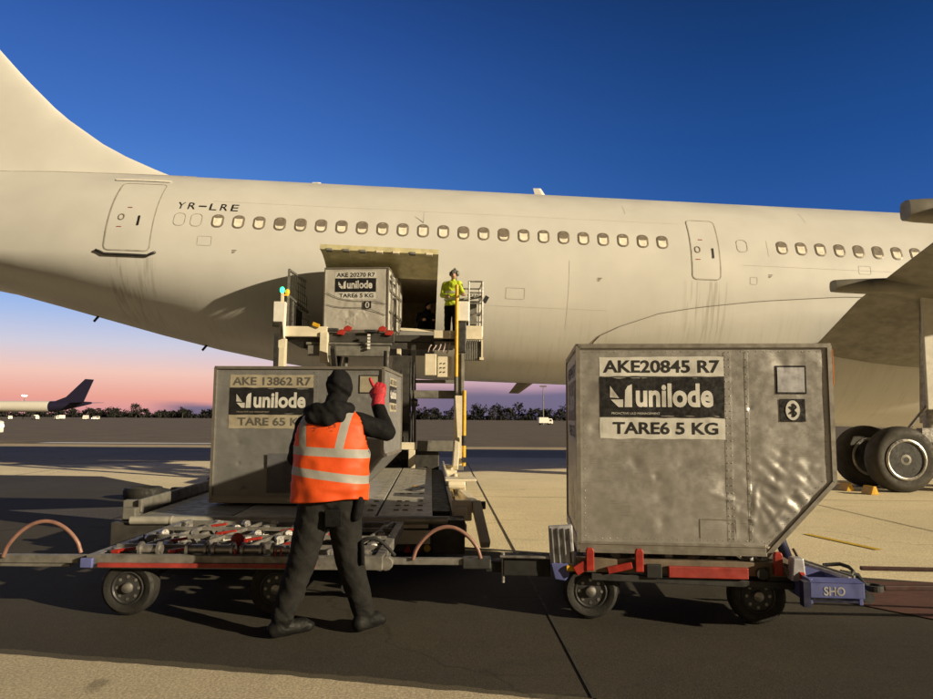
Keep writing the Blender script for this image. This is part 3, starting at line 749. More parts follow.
    # labels
    def labels(fn, wl, small):
        """fn(x, z, off) -> point; wl label width; x from 0"""
        def plate(nm, x0, x1, z0, z1, off, m, par, wear=0):
            q = MB()
            def pt(u, v):
                x, z = x0+(x1-x0)*u, z0+(z1-z0)*v; e = wear*noise.noise(Vector((x*9+seed, z*9, 1)))
                return fn(x+(e*.6 if u in (0, 1) else 0), z+(e if v in (0, 1) else 0), off)
            if 1: q.grid(pt, 40, 12)
            return q.build(nm, m, par)
        T = UH-.085; s = wl/.95
        a = plate('number_plate', 0, wl, T-.15*s, T, .002, label_m, t, .006)
        q = MB(); text_fit(q, code, .03*s, wl-.03*s, T-.125*s, T-.025*s, lambda x, z: fn(x, z, .0042), .022); q.build('lettering', ink_m, a)
        a = plate('logo_plate', 0, wl, T-.47*s, T-.155*s, .0026, M['label_k'], t, .008)
        z0 = T-.392*s
        q = MB(); text_fit(q, 'unilode', .277*s, wl-.085*s, z0, z0+.185*s, lambda x, z: fn(x, z, .005), .034)
        def poly_fit(q, pts, put):
            bm = bmesh.new(); bm.faces.new([bm.verts.new((x, z, 0)) for x, z in pts]); bmesh.ops.triangulate(bm, faces=bm.faces)
            for _ in range(3): bmesh.ops.subdivide_edges(bm, edges=[e for e in bm.edges if e.calc_length() > .025], cuts=1); bmesh.ops.triangulate(bm, faces=[f for f in bm.faces if len(f.verts) > 3])
            bm.verts.index_update(); q.add([put(v.co.x, v.co.y) for v in bm.verts], [tuple(v.index for v in f.verts) for f in bm.faces]); bm.free()
        lx = .08*s; u = .165*s
        A = lambda pts: poly_fit(q, [(lx+x*u, z0+z*u) for x, z in pts], lambda x, z: fn(x, z, .005))
        A([(0, 1.0), (.0, .45), (.42, .42)]); A([(.03, .35), (.60, .36), (.60, .0), (.38, .0)])
        A([(.67, .0), (1.02, .0), (1.02, 1.08), (.82, .99), (.70, .78)])
        q.build('logo', label_m if label_m is not M['label_tan'] else M['label_w'], a)
        if not small:
            q = MB(); text_fit(q, 'PROACTIVE ULD MANAGEMENT', .09*s, .46*s, T-.448*s, T-.432*s, lambda x, z: fn(x, z, .005), .0); q.build('lettering', M['label_grey_ink'] if False else label_m, a)
            rn = random.Random(seed+4)
            for _ in range(9):    # torn, flaked patches of the black film
                cx, cz, r = rn.uniform(.08, wl-.05), rn.choice((T-.165*s, T-.46*s)), rn.uniform(.01, .028)
                q = MB(); q.add([fn(cx+r*2.2*rn.uniform(.5, 1.2)*math.cos(k*.7), min(T-.158*s, max(T-.468*s, cz+.35*r*rn.uniform(.4, 1.0)*math.sin(k*.7))), .0062) for k in range(9)], [tuple(range(9))]); q.build('torn_patch', body_m, a)
        a = plate('tare_plate', 0, wl, T-.635*s, T-.475*s, .002, label_m, t, .006)
        q = MB(); text_fit(q, tare, .10*s, wl-.055*s, T-.60*s, T-.505*s, lambda x, z: fn(x, z, .0042), .022); q.build('lettering', ink_m, a)
    if 'front' in extra: labels(lambda x, z, o: FS(X0+.165+x, z, o), .94, False)
    if 'right' in extra: labels(lambda x, z, o: (X0+UW+dent(-.30+x+.2, z, (-.30+x+UD/2)/UD, (z-UC)/(UH-UC))+o+.001, -.30+x, z), .62, True)
    if 'left' in extra: labels(lambda x, z, o: (X0-dent(.52-x+.4, z, (.52-x+UD/2)/UD, (z-.07)/(UH-.07))-o-.001, .52-x, z), 1.0, True)
    def rune(fn, par):
        q = MB(); n = 20; q.add([fn(.052*math.cos(2*math.pi*k/n), .075*math.sin(2*math.pi*k/n), .016) for k in range(n)], [tuple(range(n))]); q.build('emblem_oval', M['label_w'], par)
        q = MB(); pts = [(-.026, .028), (.026, -.024), (0, -.05), (0, .05), (.026, .024), (-.026, -.028)]
        for a, b in zip(pts, pts[1:]):
            d = Vector((b[0]-a[0], b[1]-a[1])).normalized(); n_ = Vector((-d.y, d.x))*.006
            q.add([fn(p[0]+s_*n_.x, p[1]+s_*n_.y, .019) for p, s_ in ((a, 1), (b, 1), (b, -1), (a, -1))], [(0,1,2,3)])
        q.build('emblem', M['label_k'], par)
    def square(fn, cx, cz, w, h, m, nm, off=.012):
        q = MB(); q.add([], []); q.grid(lambda u, v: fn(cx+w*(u-.5), cz+h*(v-.5), off), 8, 8); return q.build(nm, m, t)
    F = lambda x, z, o: FS(x, z, o-.006)
    for kind, fn, cx, cz in tag_front:
        fn = {'F': F, 'L': lambda x, z, o: (X0-.010-o, -x, z)}[fn]
        if kind == 'bt':
            p = square(fn, cx, cz, .185, .17, M['label_k'], 'tracking_label'); rune(lambda x, z, o: fn(cx+x, cz+z, o), p)
        else:
            p = square(fn, cx, cz, .225, .215, M['label_k'], 'document_holder', .010); q = MB(); q.grid(lambda u, v: fn(cx+.198*(u-.5), cz+.188*(v-.5), .014), 8, 8); q.build('pouch', M['palegrey'] if kind == 'pouch' else M['label_tan'], p)
    return t
def bmesh_weld(mb, d):
    def f(name, m, parent):
        o = mb.build(name, m, parent, recalc=False)
        b = bmesh.new(); b.from_mesh(o.data); bmesh.ops.remove_doubles(b, verts=b.verts, dist=d); bmesh.ops.recalc_face_normals(b, faces=b.faces); b.to_mesh(o.data); b.free()
        o.data.polygons.foreach_set('use_smooth', [True]*len(o.data.polygons)); o.data.set_sharp_from_angle(angle=R(38)); return o
    return f
RA = R(-5.2); P0 = Vector((.865, 5.42, 0))
def RU(x, y, z): return tuple(P0+Matrix.Rotation(RA, 3, 'Z') @ Vector((x, y, z)))
G_U = 'aluminium air cargo containers'
uldR = make_uld('dented bare aluminium container on the right dolly, lettered AKE20845 R7 with a clipped lower corner', G_U, 'AKE20845 R7', 'TARE6 5 KG', M['uld_a'], M['label_w'], M['ink'], 3,
    RU(.94, .04+UD/2, .495), RA, [('bt', 'F', X0+1.60, UH-.49), ('pouch', 'F', X0+1.595, UH-.26)], ('front', 'right', 'left'))
q = MB(); q.bx(X0+UW+.018, X0+UW+.024, -UD/2-.02, -UD/2+.02, UH-.30, UH-.03); q.build('orange_marker', mat('orange_tape', (.62, .16, .03), .5), uldR)
uldL = make_uld('dull grey container marked AKE 13862 R7 that the man in the orange vest is pushing', G_U, 'AKE 13862 R7', 'TARE 65 KG', M['uld_b'], M['label_tan'], M['label_grey_ink'], 11,
    (-1.93, 9.01, .505), R(-2.5), [('doc', 'F', X0+1.72, UH-.19)], ('front', 'right', 'left'))
uldL.scale = (1.06, 1, 1)
q = MB(); yq = -UD/2-.0215
q.add([(X0+.62, yq, .12), (X0+1.0, yq, .12), (X0+1.0, yq, .57), (X0+.62, yq, .57)], [(0,1,2,3)]); q.build('repair_patch', mat('grey_patch', (.10, .10, .115), .6), uldL)
uldT = make_uld('pale container marked AKE 20270 R7 raised on the loader at the open cargo door', G_U, 'AKE 20270 R7', 'TARE6 5 KG', M['uld_c'], M['label_w'], M['ink'], 23,
    (-2.60+.02, 16.62+UW/2, 3.50), R(90)-R(4.5), [('bt', 'L', .28, UH-.90)], ('front', 'left'))
q = MB()
for k in range(2):
    q.path([(X0-.022, -.72+i*.08, .42+k*.22+.018*i+.06*math.sin(i*.3+k)) for i in range(19)], .006, 5)
q.build('tie_cord', M['darksteel'], uldT)
q = MB()
for x in (-.55, .0, .5):
    q.bar((X0+UW/2+x, -UD/2-.03, .15), (X0+UW/2+x, -UD/2-.03, UH-.05), .05, .03, (0,1,0))
for z in (.55, 1.05): q.bar((X0+.2, -UD/2-.03, z), (X0+UW-.1, -UD/2-.03, z), .05, .028, (0,1,0))
q.build('rib', M['alu_edge'], uldT)

# ------------------------------------------------------------------ dollies
def wheel_mesh(r, w):
    mb = MB(); mb.lathe([(r*.56, -w*.36), (r*.66, -w*.47), (r*.86, -w*.5), (r*.965, -w*.4), (r, -w*.2), (r, w*.2), (r*.965, w*.4), (r*.86, w*.5), (r*.66, w*.47), (r*.56, w*.36)], (0,0,0), 'Y', 36)
    return mb
def rim_mesh(r, w):
    mb = MB(); mb.lathe([(r*.57, -w*.38), (r*.60, -w*.44), (r*.55, -w*.46), (r*.50, -w*.36), (r*.42, -w*.25), (r*.24, -w*.23), (r*.2, -w*.42), (r*.10, -w*.47), (.004, -w*.47)], (0,0,0), 'Y', 28)
    for k in range(8):
        a = 2*math.pi*k/8; mb.tube((math.cos(a)*r*.36, -w*.27, math.sin(a)*r*.36), (math.cos(a)*r*.36, -w*.16-.03, math.sin(a)*r*.36), .013, n=6); pass
    return mb
WR, WW = .205, .15
_w = None
def dolly_wheel(parent, x, y, flip=False):
    global _w
    if _w is None:
        w = wheel_mesh(WR, WW).build('wheel', M['rubber'], parent, smooth=True, auto=35)
        bb = rim_mesh(WR, WW); bb.cur = 1; [bb.tube((math.cos(k*.785)*WR*.40, -WW*.40, math.sin(k*.785)*WR*.40), (math.cos(k*.785)*WR*.40, -WW*.24, math.sin(k*.785)*WR*.40), .012, n=8) for k in range(8)]; bb.build('rim', [M['darksteel'], M['steel']], w, smooth=True, auto=35)
        hb = MB(); hb.lathe([(WR*.20, -WW*.43), (WR*.17, -WW*.56), (WR*.08, -WW*.6), (.003, -WW*.6)], (0,0,0), 'Y', 18); hb.build('hub_cap', M['steel'], w, smooth=True, auto=40); _w = w
    else: w = copy_part(_w, parent)
    w.location = (x, y, WR+.004); w.rotation_euler = (0, 0, R(180) if flip else 0); return w
def make_dolly(label, x0, x1, y0, y1, loaded, rz=0):
    t = thing('baggage_dolly', label, 'cargo dolly', RU((x0+x1)/2-.82, 0, 0) if loaded else ((x0+x1)/2, y0, 0), (0, 0, rz), group='container dollies in the train')
    w = (x1-x0); a, b = -w/2, w/2; d = y1-y0; z1 = .46
    fm = M['rust'] if loaded else M['galv']
    mb = MB()
    for y in (0, d): mb.bx(a, b, y-.03, y+.03, .36, z1)
    for x in (a+.03, b-.03): mb.bx(x-.035, x+.035, .03, d-.03, .365, z1-.003)
    for k in range(1, 5): x = a+w*k/5; mb.bx(x-.02, x+.02, .03, d-.03, .37, z1-.02)
    for k in range(1, 3): y = d*k/3; mb.bx(a+.06, b-.06, y-.02, y+.02, .35, .40)
    mb.build('frame', fm, t, bevel=.005)
    mb = MB(); mb.bx(a+.3, b-.3, d/2-.25, d/2-.17, .25, .36); mb.bx(a+.3, b-.3, d/2+.17, d/2+.25, .25, .36)
    for x in (a+.28, b-.28): mb.tube((x, .02, WR+.01), (x, d-.02, WR+.01), .035); mb.bx(x-.06, x+.06, .25, .33, .2, .37); mb.bx(x-.06, x+.06, d-.33, d-.25, .2, .37)
    mb.build('axle', M['darksteel'], t)
    for x in (a+.10, b-.26) if loaded else (a+.30, b-.80):
        dolly_wheel(t, x, .08); dolly_wheel(t, x, d-.08, True)
    # castor deck
    proto = None; nx, ny = 8, 6
    for i in range(nx):
        for j in range(ny):
            if proto is None:
                c = MB(); c.bx(-.03, .03, -.035, -.027, 0, .06); c.bx(-.03, .03, .027, .035, 0, .06); c.bx(-.045, .045, -.045, .045, -.006, .004); c.tube((0, -.026, .05), (0, .026, .05), .036, n=14)
                c.tube((0, -.038, .05), (0, .038, .05), .01, n=8)
                proto = c.build('castor', M['steel'], t, smooth=True, auto=40); o = proto
            else: o = copy_part(proto, t)
            o.location = (a+w*(i+.5)/nx, d*(j+.5)/ny, z1-.055); o.rotation_euler = (0, 0, random.uniform(0, 6.28))
    return t, a, b, d, z1
def red_stop(t, x, y, z, tall=.125, rot=0, m='red'):
    mb = MB(); mb.prism([(-.03, -.02), (.03, -.02), (.03, tall), (.02, tall+.02), (-.02, tall+.02), (-.03, tall)], -.02, .02); mb.bx(-.022, .022, .02, .05, tall-.06, tall-.01)
    o = mb.build('cargo_stop', M[m], t, bevel=.006); o.location = (x, y, z); o.rotation_euler = (0, 0, rot); return o
def hose_arc(t, a, b, h, lean=0):
    a, b = Vector(a), Vector(b); pts = []
    for k in range(25):
        u = k/24; p = a.lerp(b, u); s = math.sin(math.pi*u)**.62
        pts.append(p+Vector((lean*math.sin(math.pi*u)*math.cos(math.pi*u), 0, h*s)))
    mb = MB(); mb.path(pts, .0155, 10); return mb.build('hose', M['hose'], t, smooth=True, auto=60)

dR, a, b, d, z1 = make_dolly('low dirty wheeled dolly with red stops under the dented right container', .80, 2.38, 5.36, 7.0, True, RA)
for x in (a+.09, a+.45, b-.14): red_stop(dR, x, -.065, z1-.06)
for x in (a+.11, b-.14): red_stop(dR, x, d+.05, z1-.06)
mb = MB(); mb.bx(a+.66, a+1.23, -.075, -.035, .345, .425); mb.build('red_bar', M['redbar'], dR, bevel=.006)
mb = MB(); mb.bar((a+.22, -.05, .38), (a+.40, -.06, .425), .03, .05); mb.bar((a-.02, -.06, .37), (a+.06, -.06, .42), .03, .07); mb.build('red_lever', M['red'], dR, bevel=.005)
for p_, q_ in ((a+.50, a+.615), (b-.22, b-.20)): mb = MB(); mb.bx(p_, q_, -.07, -.035, .335, .435); mb.build('lever_bracket', M['gap'], dR, bevel=.008)
mb = MB(); mb.tube((b-.25, -.07, .385), (b-.25, -.03, .385), .04); mb.build('round_plug', M['darksteel'], dR, smooth=True, auto=40)
# padded end plate on the left end
mb = MB(); mb.prism([(a-.20, .40), (a-.015, .36), (a-.035, .70), (a-.215, .685)], -.02, .05); mb.build('end_plate', M['palegrey'], dR, bevel=.008)
mb = MB()
for k in range(4): x = a-.19+k*.045; mb.bar((x+.01, -.026, .42), (x-.008, -.026, .675), .012, .008, (0,1,0))
mb.build('end_plate_slots', M['darksteel'], dR)
mb = MB(); mb.prism([(a-.20, .42), (a-.06, .42), (a-.06, .33), (a-.09, .29), (a-.17, .30)], -.03, .02); mb.build('blue_flap', M['blue'], dR, bevel=.008)
mb = MB(); mb.tube((a-.08, -.035, .385), (a+.03, -.035, .385), .022); mb.build('yellow_grip', M['yellow'], dR, smooth=True, auto=40)
# black coupling box and pin to the left
mb = MB(); mb.bx(a-.56, a-.20, .02, .26, .305, .44); mb.bx(a-.70, a-.52, .06, .22, .32, .40); mb.build('coupling_box', M['gap'], dR, bevel=.01)
mb = MB(); mb.tube((a-.58, .0, .452), (a-.2, .0, .452), .012); mb.tube((a-.56, .05, .25), (a-.56, .05, .47), .014); mb.build('coupling_pin', M['steel'], dR, smooth=True, auto=40)
# blue lifting drawbar carriage at the right end
mb = MB(); c0, c1 = b-.02, b+.34
mb.bx(c0, c1, -.33, -.30, .29, .395); mb.bx(c0, c1, .28, .31, .24, .385)
mb.bx(c0, c0+.03, -.30, .28, .24, .41); mb.bx(c1-.03, c1, -.30, .28, .24, .36)
mb.add([(c0, -.335, .395), (c1, -.335, .395), (c1-.02, -.26, .415), (c0+.02, -.26, .415)], [(0,1,2,3)])
mb.build('blue_carriage', M['blue'], dR, bevel=.006)
mb = MB(); mb.bx(c0+.03, c1-.03, -.30, .28, .255, .27); mb.bx(c0-.05, c0-.004, -.35, -.27, .23, .40); mb.build('carriage_floor', M['blue_dk'], dR)
mb = MB(); mb.prism([(c0-.06, .36), (c0+.045, .36), (c0+.03, .52), (c0-.045, .52)], -.16, -.06); mb.build('carriage_bracket', M['palegrey'], dR, bevel=.01)
mb = MB(); mb.bar((c1-.24, .20, .43), (c1-.04, -.20, .40), .03, .02); mb.bar((c1-.20, .22, .435), (c1+.0, -.18, .405), .015, .02); mb.build('carriage_strut', M['steel'], dR)
mb = MB(); text_fit(mb, 'SHO', c0+.09, c0+.23, .308, .368, lambda x, z: (x, -.3325, z), .03); mb.build('lettering', M['palegrey'], dR)
mb = MB(); mb.chain([((c0+.10, .38, .42), .042), ((c0-.0, .42, .74), .042)]); mb.build('upright_leg', M['blue_dk'], dR, smooth=True)
mb = MB(); mb.path([(c1-.1, .1, .43), (c1+.02, .1, .44), (c1+.06, .05, .43), (c1+.07, 0, .41), (c1+.03, -.02, .36)], .014, 8)
mb.path([(c1-.02, .0, .40), (c1+.1, .0, .38), (c1+.12, -.05, .32)], .02, 8); mb.tube((c1+.08, -.20, .27), (c1+.08, -.10, .27), .04); mb.build('coupling_hook', M['darksteel'], dR, smooth=True, auto=50)
mb = MB(); mb.bar((a+.1, -.02, .33), (c0+.0, -.02, .30), .05, .05); mb.bx(b-.2, b+.03, -.02, .3, .28, .37); mb.build('under_rail', M['darksteel'], dR, bevel=.006)
mb = MB(); mb.bar((b-.04, -.05, .47), (c0+.02, -.2, .36), .03, .06); mb.build('red_strap', M['red'], dR)
mb = MB(); mb.bar((b-.02, -.04, .57), (c0+.05, -.1, .44), .014, .02); mb.bar((b-.12, -.03, .45), (c0-.02, -.12, .37), .03, .03);  mb.build('brace', M['rust'], dR)
# dark red tow bars of the next vehicle, running out to the right
tbR = thing('tow_bar', 'dark reddish tow bar leaving the blue carriage to the right', 'tow bar', (2.98, 5.30, .3), (0, 0, RA), group='tow bars of the train')
mb = MB(); mb.bar((.05, -.08, .0), (2.3, -.05, .06), .04, .035); mb.bar((.02, .20, .08), (2.3, .05, .12), .03, .03); mb.build('bar', mat('maroon_paint', (.06, .028, .025), .5, var=.3), tbR, bevel=.006)
mb = MB(); mb.lathe([(.045, -.02), (.07, -.02), (.07, .02), (.045, .02), (.045, -.02)], (-.02, -.08, .0), 'Z', 20); mb.build('tow_eye', M['darksteel'], tbR)

dL, a, b, d, z1 = make_dolly('empty castor deck dolly with a red front stripe in front of the man', -2.84, -.62, 5.42, 7.15, False)
mb = MB(); mb.bx(a+.10, b-.5, -.055, -.035, .375, .405); mb.build('red_stripe', M['redbar'], dL)
mb = MB(); mb.bx(a-.03, a+.06, -.06, -.03, .37, .44); mb.build('blue_corner', M['blue'], dL, bevel=.006)
for i, (x, y) in enumerate(((.12, .1), (.55, .12), (.34, .55), (.95, .6), (1.35, .45), (.62, .95), (1.15, 1.1), (1.6, .95), (.4, 1.35))):
    mb = MB(); mb.bar((-.08, 0, .01), (.08, .02, .03), .035, .022); mb.bx(-.09, -.03, -.025, .025, -.005, .02)
    o = mb.build('cargo_lock', M['red'], dL, bevel=.005); o.location = (a+x+.1, y, z1-.005)
mb = MB(); mb.ball((a+1.05, .22, z1+.075), (.055, .03, .055)); mb.tube((a+1.05, .24, z1-.05), (a+1.05, .24, z1+.05), .014); mb.build('red_knob', M['red'], dL, smooth=True)
for k, x in enumerate((.44, .80, 1.0, 1.22, 1.45)):
    mb = MB()
    for s in (-.07, .07): mb.lathe([(.02, -.01), (.055, -.01), (.055, .01), (.02, .01)], (a+x+s, .06, z1+.03), 'X', 16)
    mb.tube((a+x-.09, .06, z1+.03), (a+x+.09, .06, z1+.03), .034, n=14)
    mb.build('guide_roller', M['steel'], dL, smooth=True, auto=40)
mb = MB()
for k in range(5): mb.bar((a+.25+k*.42, .12, z1+.005), (a+.10+k*.42+.35, d-.1, z1+.005), .02, .03)
for y in (.32, .78, 1.22): mb.bx(a+.06, b-.06, y-.012, y+.012, z1-.012, z1+.02)
mb.build('roller_rails', M['galv'], dL)
mb = MB(); mb.tube((a+1.1, .02, .375), (a+1.1, .02, .5), .01); mb.path([(a+1.42, -.05, z1), (a+1.43, -.06, z1+.05), (a+1.46, -.05, z1+.06), (a+1.47, -.05, z1)], .007, 6); mb.build('red_ring', M['red'], dL)
# drawbar to the right with an air hose
mb = MB(); mb.bx(b-.15, b+.62, .10, .16, .375, .425); mb.bx(b-.4, b-.1, .08, .30, .34, .40); mb.lathe([(.03, -.02), (.06, -.02), (.06, .02), (.03, .02)], (b-.02, .05, .40), 'Y', 18)
mb.tube((b+.02, .02, .40), (b+.02, .1, .40), .055); mb.build('drawbar', M['galv'], dL, bevel=.006)
mb = MB(); mb.bx(b+.60, b+.82, .08, .20, .35, .43); mb.build('drawbar_socket', M['darksteel'], dL, bevel=.01)
hose_arc(dL, (b+.22, .09, .42), (b+.74, .09, .43), .24)
mb = MB(); mb.path([(b-.28+.36*k/12, .12, .44+.13*math.sin(math.pi*k/12)) for k in range(13)], .014, 8); mb.build('air_line', M['gap'], dL, smooth=True)
tbL = thing('tow_bar', 'grey steel tow bar with an arched pink hose at the left edge', 'tow bar', (-3.9, 5.5, .4), group='tow bars of the train')
mb = MB(); mb.bx(-.9, 1.0, -.03, .03, -.02, .04); mb.bx(-.9, .9, -.036, .036, -.045, -.023); mb.build('bar', M['galv'], tbL, bevel=.006)
hose_arc(tbL, (.40, -.05, .03), (.95, .02, .05), .25)
mb = MB(); mb.path([(-.35+.5*k/14, .35-.2*k/14, -.10+.24*math.sin(math.pi*k/14)) for k in range(15)], .014, 8); mb.build('cable', M['gap'], tbL, smooth=True)
mb = MB(); mb.lathe([(.04, -.015), (.07, -.015), (.07, .015), (.04, .015), (.04, -.015)], (1.02, 0, 0), 'Z', 20); mb.build('tow_eye', M['darksteel'], tbL)
# low black tyre lying on the apron behind
mb = MB(); mb.lathe([(.17, .04), (.22, .01), (.31, .0), (.345, .05), (.345, .15), (.31, .20), (.22, .19), (.17, .16), (.17, .04)], (-5.87, 13.0, .004), 'Z', 36)
tag(mb.build('tyre', M['rubber'], smooth=True, auto=60), 'loose black tyre lying flat on the apron behind the empty dolly', 'tyre')
# ------------------------------------------------------------------ container loader
ld = thing('container_loader', 'cream and dark steel container loader with its bridge raised to the cargo door', 'cargo loader', (-1.8, 7.35, 0), (0, 0, R(2.88)))
def LB(name, m, fn, par=ld, **k):
    mb = MB(); fn(mb); return mb.build(name, m, par, **k)
def chassis(q):
    q.bx(-1.72, 1.72, .12, 8.4, .16, .40)
    for x in (-1.5, 1.5): q.bx(x-.12, x+.12, .02, 9.6, .10, .34)
    q.bx(-1.7, 1.45, .01, .1, .12, .20); q.bx(1.46, 1.80, .0, .35, .10, .44); q.bx(-1.8, -1.2, .0, .1, .12, .42); q.bx(.4, 1.03, .015, .1, .14, .40)
LB('chassis', M['loader_dk'], chassis, bevel=.01)
LB('front_panel', M['cream'], lambda q: (q.bx(1.04, 1.44, -.012, .05, .20, .34), q.bx(1.06, 1.42, -.016, .0, .36, .41), q.bx(-1.1, .38, -.012, .05, .22, .36)), bevel=.006)
for x in (1.21, 1.30): LB('tail_lamp', M['red'], lambda q: q.prism([(x-.04, .12), (x+.04, .12), (x, .20)], -.03, -.005))
LB('marker_lamp', M['yellow'], lambda q: q.tube((1.41, -.03, .16), (1.41, .0, .16), .035), smooth=True, auto=40)
LB('deck_side', M['loader_gr'], lambda q: q.bx(-1.58, -.62, .06, 7.1, .435, .474), bevel=.006)  # left deck plate coloured darker for the shadow lying on it
deck = LB('main_deck', M['deck'], lambda q: (q.bx(-.60, .86, .06, 7.1, .435, .476), q.bx(.885, 1.46, .06, 7.1, .435, .478)), bevel=.006)
LB('deck_strip', M['gap'], lambda q: q.bx(1.465, 1.66, .55, 6.9, .40, .462), deck)
LB('front_roller', M['deck'], lambda q: (q.tube((-1.6, .0, .44), (1.62, .0, .44), .042, n=18), [q.tube((x, .0, .44), (x+.02, .0, .44), .047, n=18) for x in (-1.2, -.4, .4, .88, 1.2)]), smooth=True, auto=40)
first = None
for j in range(15):
    for x in (.78, 1.06, 1.16, 1.32):
        if x in (1.06, 1.16, 1.32) and j % 4 == 3: continue
        if first is None:
            q = MB(); q.bx(-.035, .035, -.02, .02, -.004, .002); q.tube((-.028, 0, .002), (.028, 0, .002), .012, n=10); first = q.build('deck_roller', M['galv'], deck); o = first
        else: o = copy_part(first, deck)
        o.location = (x, .5+j*.42, .478)
for x in (1.22,): LB('deck_marker', M['yellow'], lambda q: q.bx(x-.035, x+.035, 3.1, 3.35, .478, .483), deck)
for sx in (-1, 1):
    LB('side_rail', M['cream'] if sx > 0 else M['loader_gr'], lambda q: (q.bx(sx*1.70, sx*1.84, .35, 7.6, .40, .52), q.bx(sx*1.675, sx*1.72, .45, 7.4, .46, .60), [q.bx(sx*1.68, sx*1.90, y, y+.10, .36, .585) for y in (.5, 1.9, 3.4, 5.0, 6.4)]), bevel=.012)
LB('guide_lever', M['cream'], lambda q: (q.bar((1.77, 2.2, .56), (1.95, .55, .50), .10, .12), q.bar((1.95, .58, .55), (2.02, .05, .18), .10, .09), q.bar((1.74, 3.4, .58), (1.78, 2.2, .72), .05, .07), q.tube((1.66, 1.6, .66), (1.88, 1.6, .66), .06), q.bx(1.62, 2.02, 1.55, 1.95, .70, .73), q.bar((1.72, 1.3, .40), (1.80, .2, .30), .06, .14)), bevel=.012)
LB('lever_pin', M['darksteel'], lambda q: (q.tube((1.64, 2.2, .62), (1.92, 2.2, .62), .035), q.tube((1.86, .62, .52), (2.06, .62, .52), .045), q.bx(1.88, 1.93, 1.0, 2.0, .42, .50)), smooth=True, auto=40)
LB('yellow_edge', M['yellow'], lambda q: (q.bx(1.86, 1.885, 2.4, 4.3, .53, .60), q.bx(1.69, 1.71, .5, 1.4, .602, .63)))
# rear machinery between the decks
LB('engine_cover', M['loader_dk'], lambda q: (q.bx(-1.6, .2, 7.5, 8.9, .30, .95), q.bx(.25, .86, 7.8, 9.2, .30, 1.1), q.bx(1.1, 1.62, 7.6, 9.0, .28, .84), q.bx(-1.2, 1.2, 9.2, 10.4, .2, .7)), bevel=.02)
LB('cross_beam', M['cream'], lambda q: (q.bx(.45, 1.15, 7.25, 7.40, .84, .99), q.bx(.98, 1.12, 7.22, 7.38, .45, .838), q.bx(-1.5, .44, 7.28, 7.40, .86, .97)), bevel=.012)
for a_ in ((1.16, 1.95, 7.45, 7.60, .80, 1.02), (.4, 2.0, 9.1, 9.22, 1.95, 2.14), (.9, 2.0, 9.3, 9.38, 2.32, 2.40)): LB('dark_crossbeam', M['loader_gr'], lambda q: q.bx(*a_), bevel=.01)
for sx in (-.95, .88):
    LB('scissor_arm', M['loader_dk'], lambda q: (q.bar((sx, 7.6, .55), (sx, 10.9, 3.1), .12, .20), q.bar((sx+.14, 10.9, .55), (sx+.14, 8.6, 3.1), .10, .20), q.tube((sx-.1, 9.3, 1.85), (sx+.24, 9.3, 1.85), .09)))
LB('lift_cylinder', M['steel'], lambda q: (q.tube((.70, 7.9, .6), (.70, 9.4, 2.9), .055), q.tube((-.6, 7.9, .6), (-.6, 9.4, 2.9), .055)), smooth=True, auto=40)
LB('cylinder_sleeve', M['loader_dk'], lambda q: (q.tube((.70, 7.8, .5), (.70, 8.7, 1.9), .085), q.tube((.42, 8.4, .9), (.42, 8.5, 3.0), .07), q.bx(.55, .98, 8.5, 8.8, 1.0, 2.9)), smooth=True, auto=40)
LB('hydraulic_hose', M['gap'], lambda q: [q.path([(x, 7.6+.02*k, .7+1.9*k/16+.12*math.sin(k*.7+x*9)) if k else (x, 7.6, .7) for k in range(17)], .022, 6) for x in (.55, .63, .78, .98, 1.05)], smooth=True)
LB('silver_hose', M['steel'], lambda q: q.path([(.60+.012*k, 7.5, 1.75-.06*k) for k in range(12)], .018, 6), smooth=True)
# raised bridge
br = LB('bridge_deck', M['loader_dk'], lambda q: (q.bx(-2.0, 2.0, 9.25, 11.25, 3.30, 3.46), q.bx(-1.75, .55, 9.12, 9.24, 3.26, 3.48), q.bx(-1.6, 1.5, 9.3, 11.0, 3.12, 3.298)), bevel=.01)
LB('bridge_roller', M['loader_gr'], lambda q: (q.bx(-1.45, .45, 9.0, 9.14, 2.92, 3.16), q.tube((-1.5, 9.06, 3.21), (.5, 9.06, 3.21), .035)), br, bevel=.012)
LB('bridge_lip', M['cream'], lambda q: (q.bx(-2.08, -1.0, 8.95, 9.11, 3.36, 3.60), q.bx(-1.16, -.98, 8.90, 9.2, 2.75, 3.47)), br, bevel=.012)
LB('bridge_lip', M['cream'], lambda q: (q.bx(1.48, 1.98, 8.92, 9.08, 3.36, 3.54), q.bx(2.12, 2.62, 8.92, 9.08, 3.34, 3.66)), br, bevel=.012)
LB('bridge_bracket', M['cream'], lambda q: (q.bar((-1.0, 9.0, 2.75), (-.80, 9.1, 2.45), .07, .1), q.bx(.62, .72, 8.95, 9.1, 2.3, 3.1), q.bx(.74, .86, 8.95, 9.05, 2.55, 2.75)), br, bevel=.01)
for x, z, a in ((-.55, 3.56, .5), (-.70, 3.47, .9), (.26, 3.56, .7), (.42, 3.47, .8)):
    q = MB(); q.prism([(-.10, -.03), (.06, -.055), (.12, .04), (.02, .09), (-.07, .05)], -.03, .03); o = q.build('bridge_stop', M['red'], br, bevel=.008); o.location = (x, 9.08, z)
LB('bridge_clamp', M['darksteel'], lambda q: (q.bx(-1.05, -.75, 8.98, 9.1, 3.50, 3.57), q.bx(-.14, .14, 8.98, 9.1, 3.49, 3.55)), br, bevel=.01)
LB('striped_post', M['white'], lambda q: [q.bx(-.06, .0, 8.9, 8.96, 3.08+k*.075, 3.08+k*.075+.05) for k in range(5)], br)
LB('yellow_lever', M['yellow'], lambda q: q.bar((-1.34, 8.93, 3.66), (-1.18, 8.93, 3.60), .06, .09), br, bevel=.012)
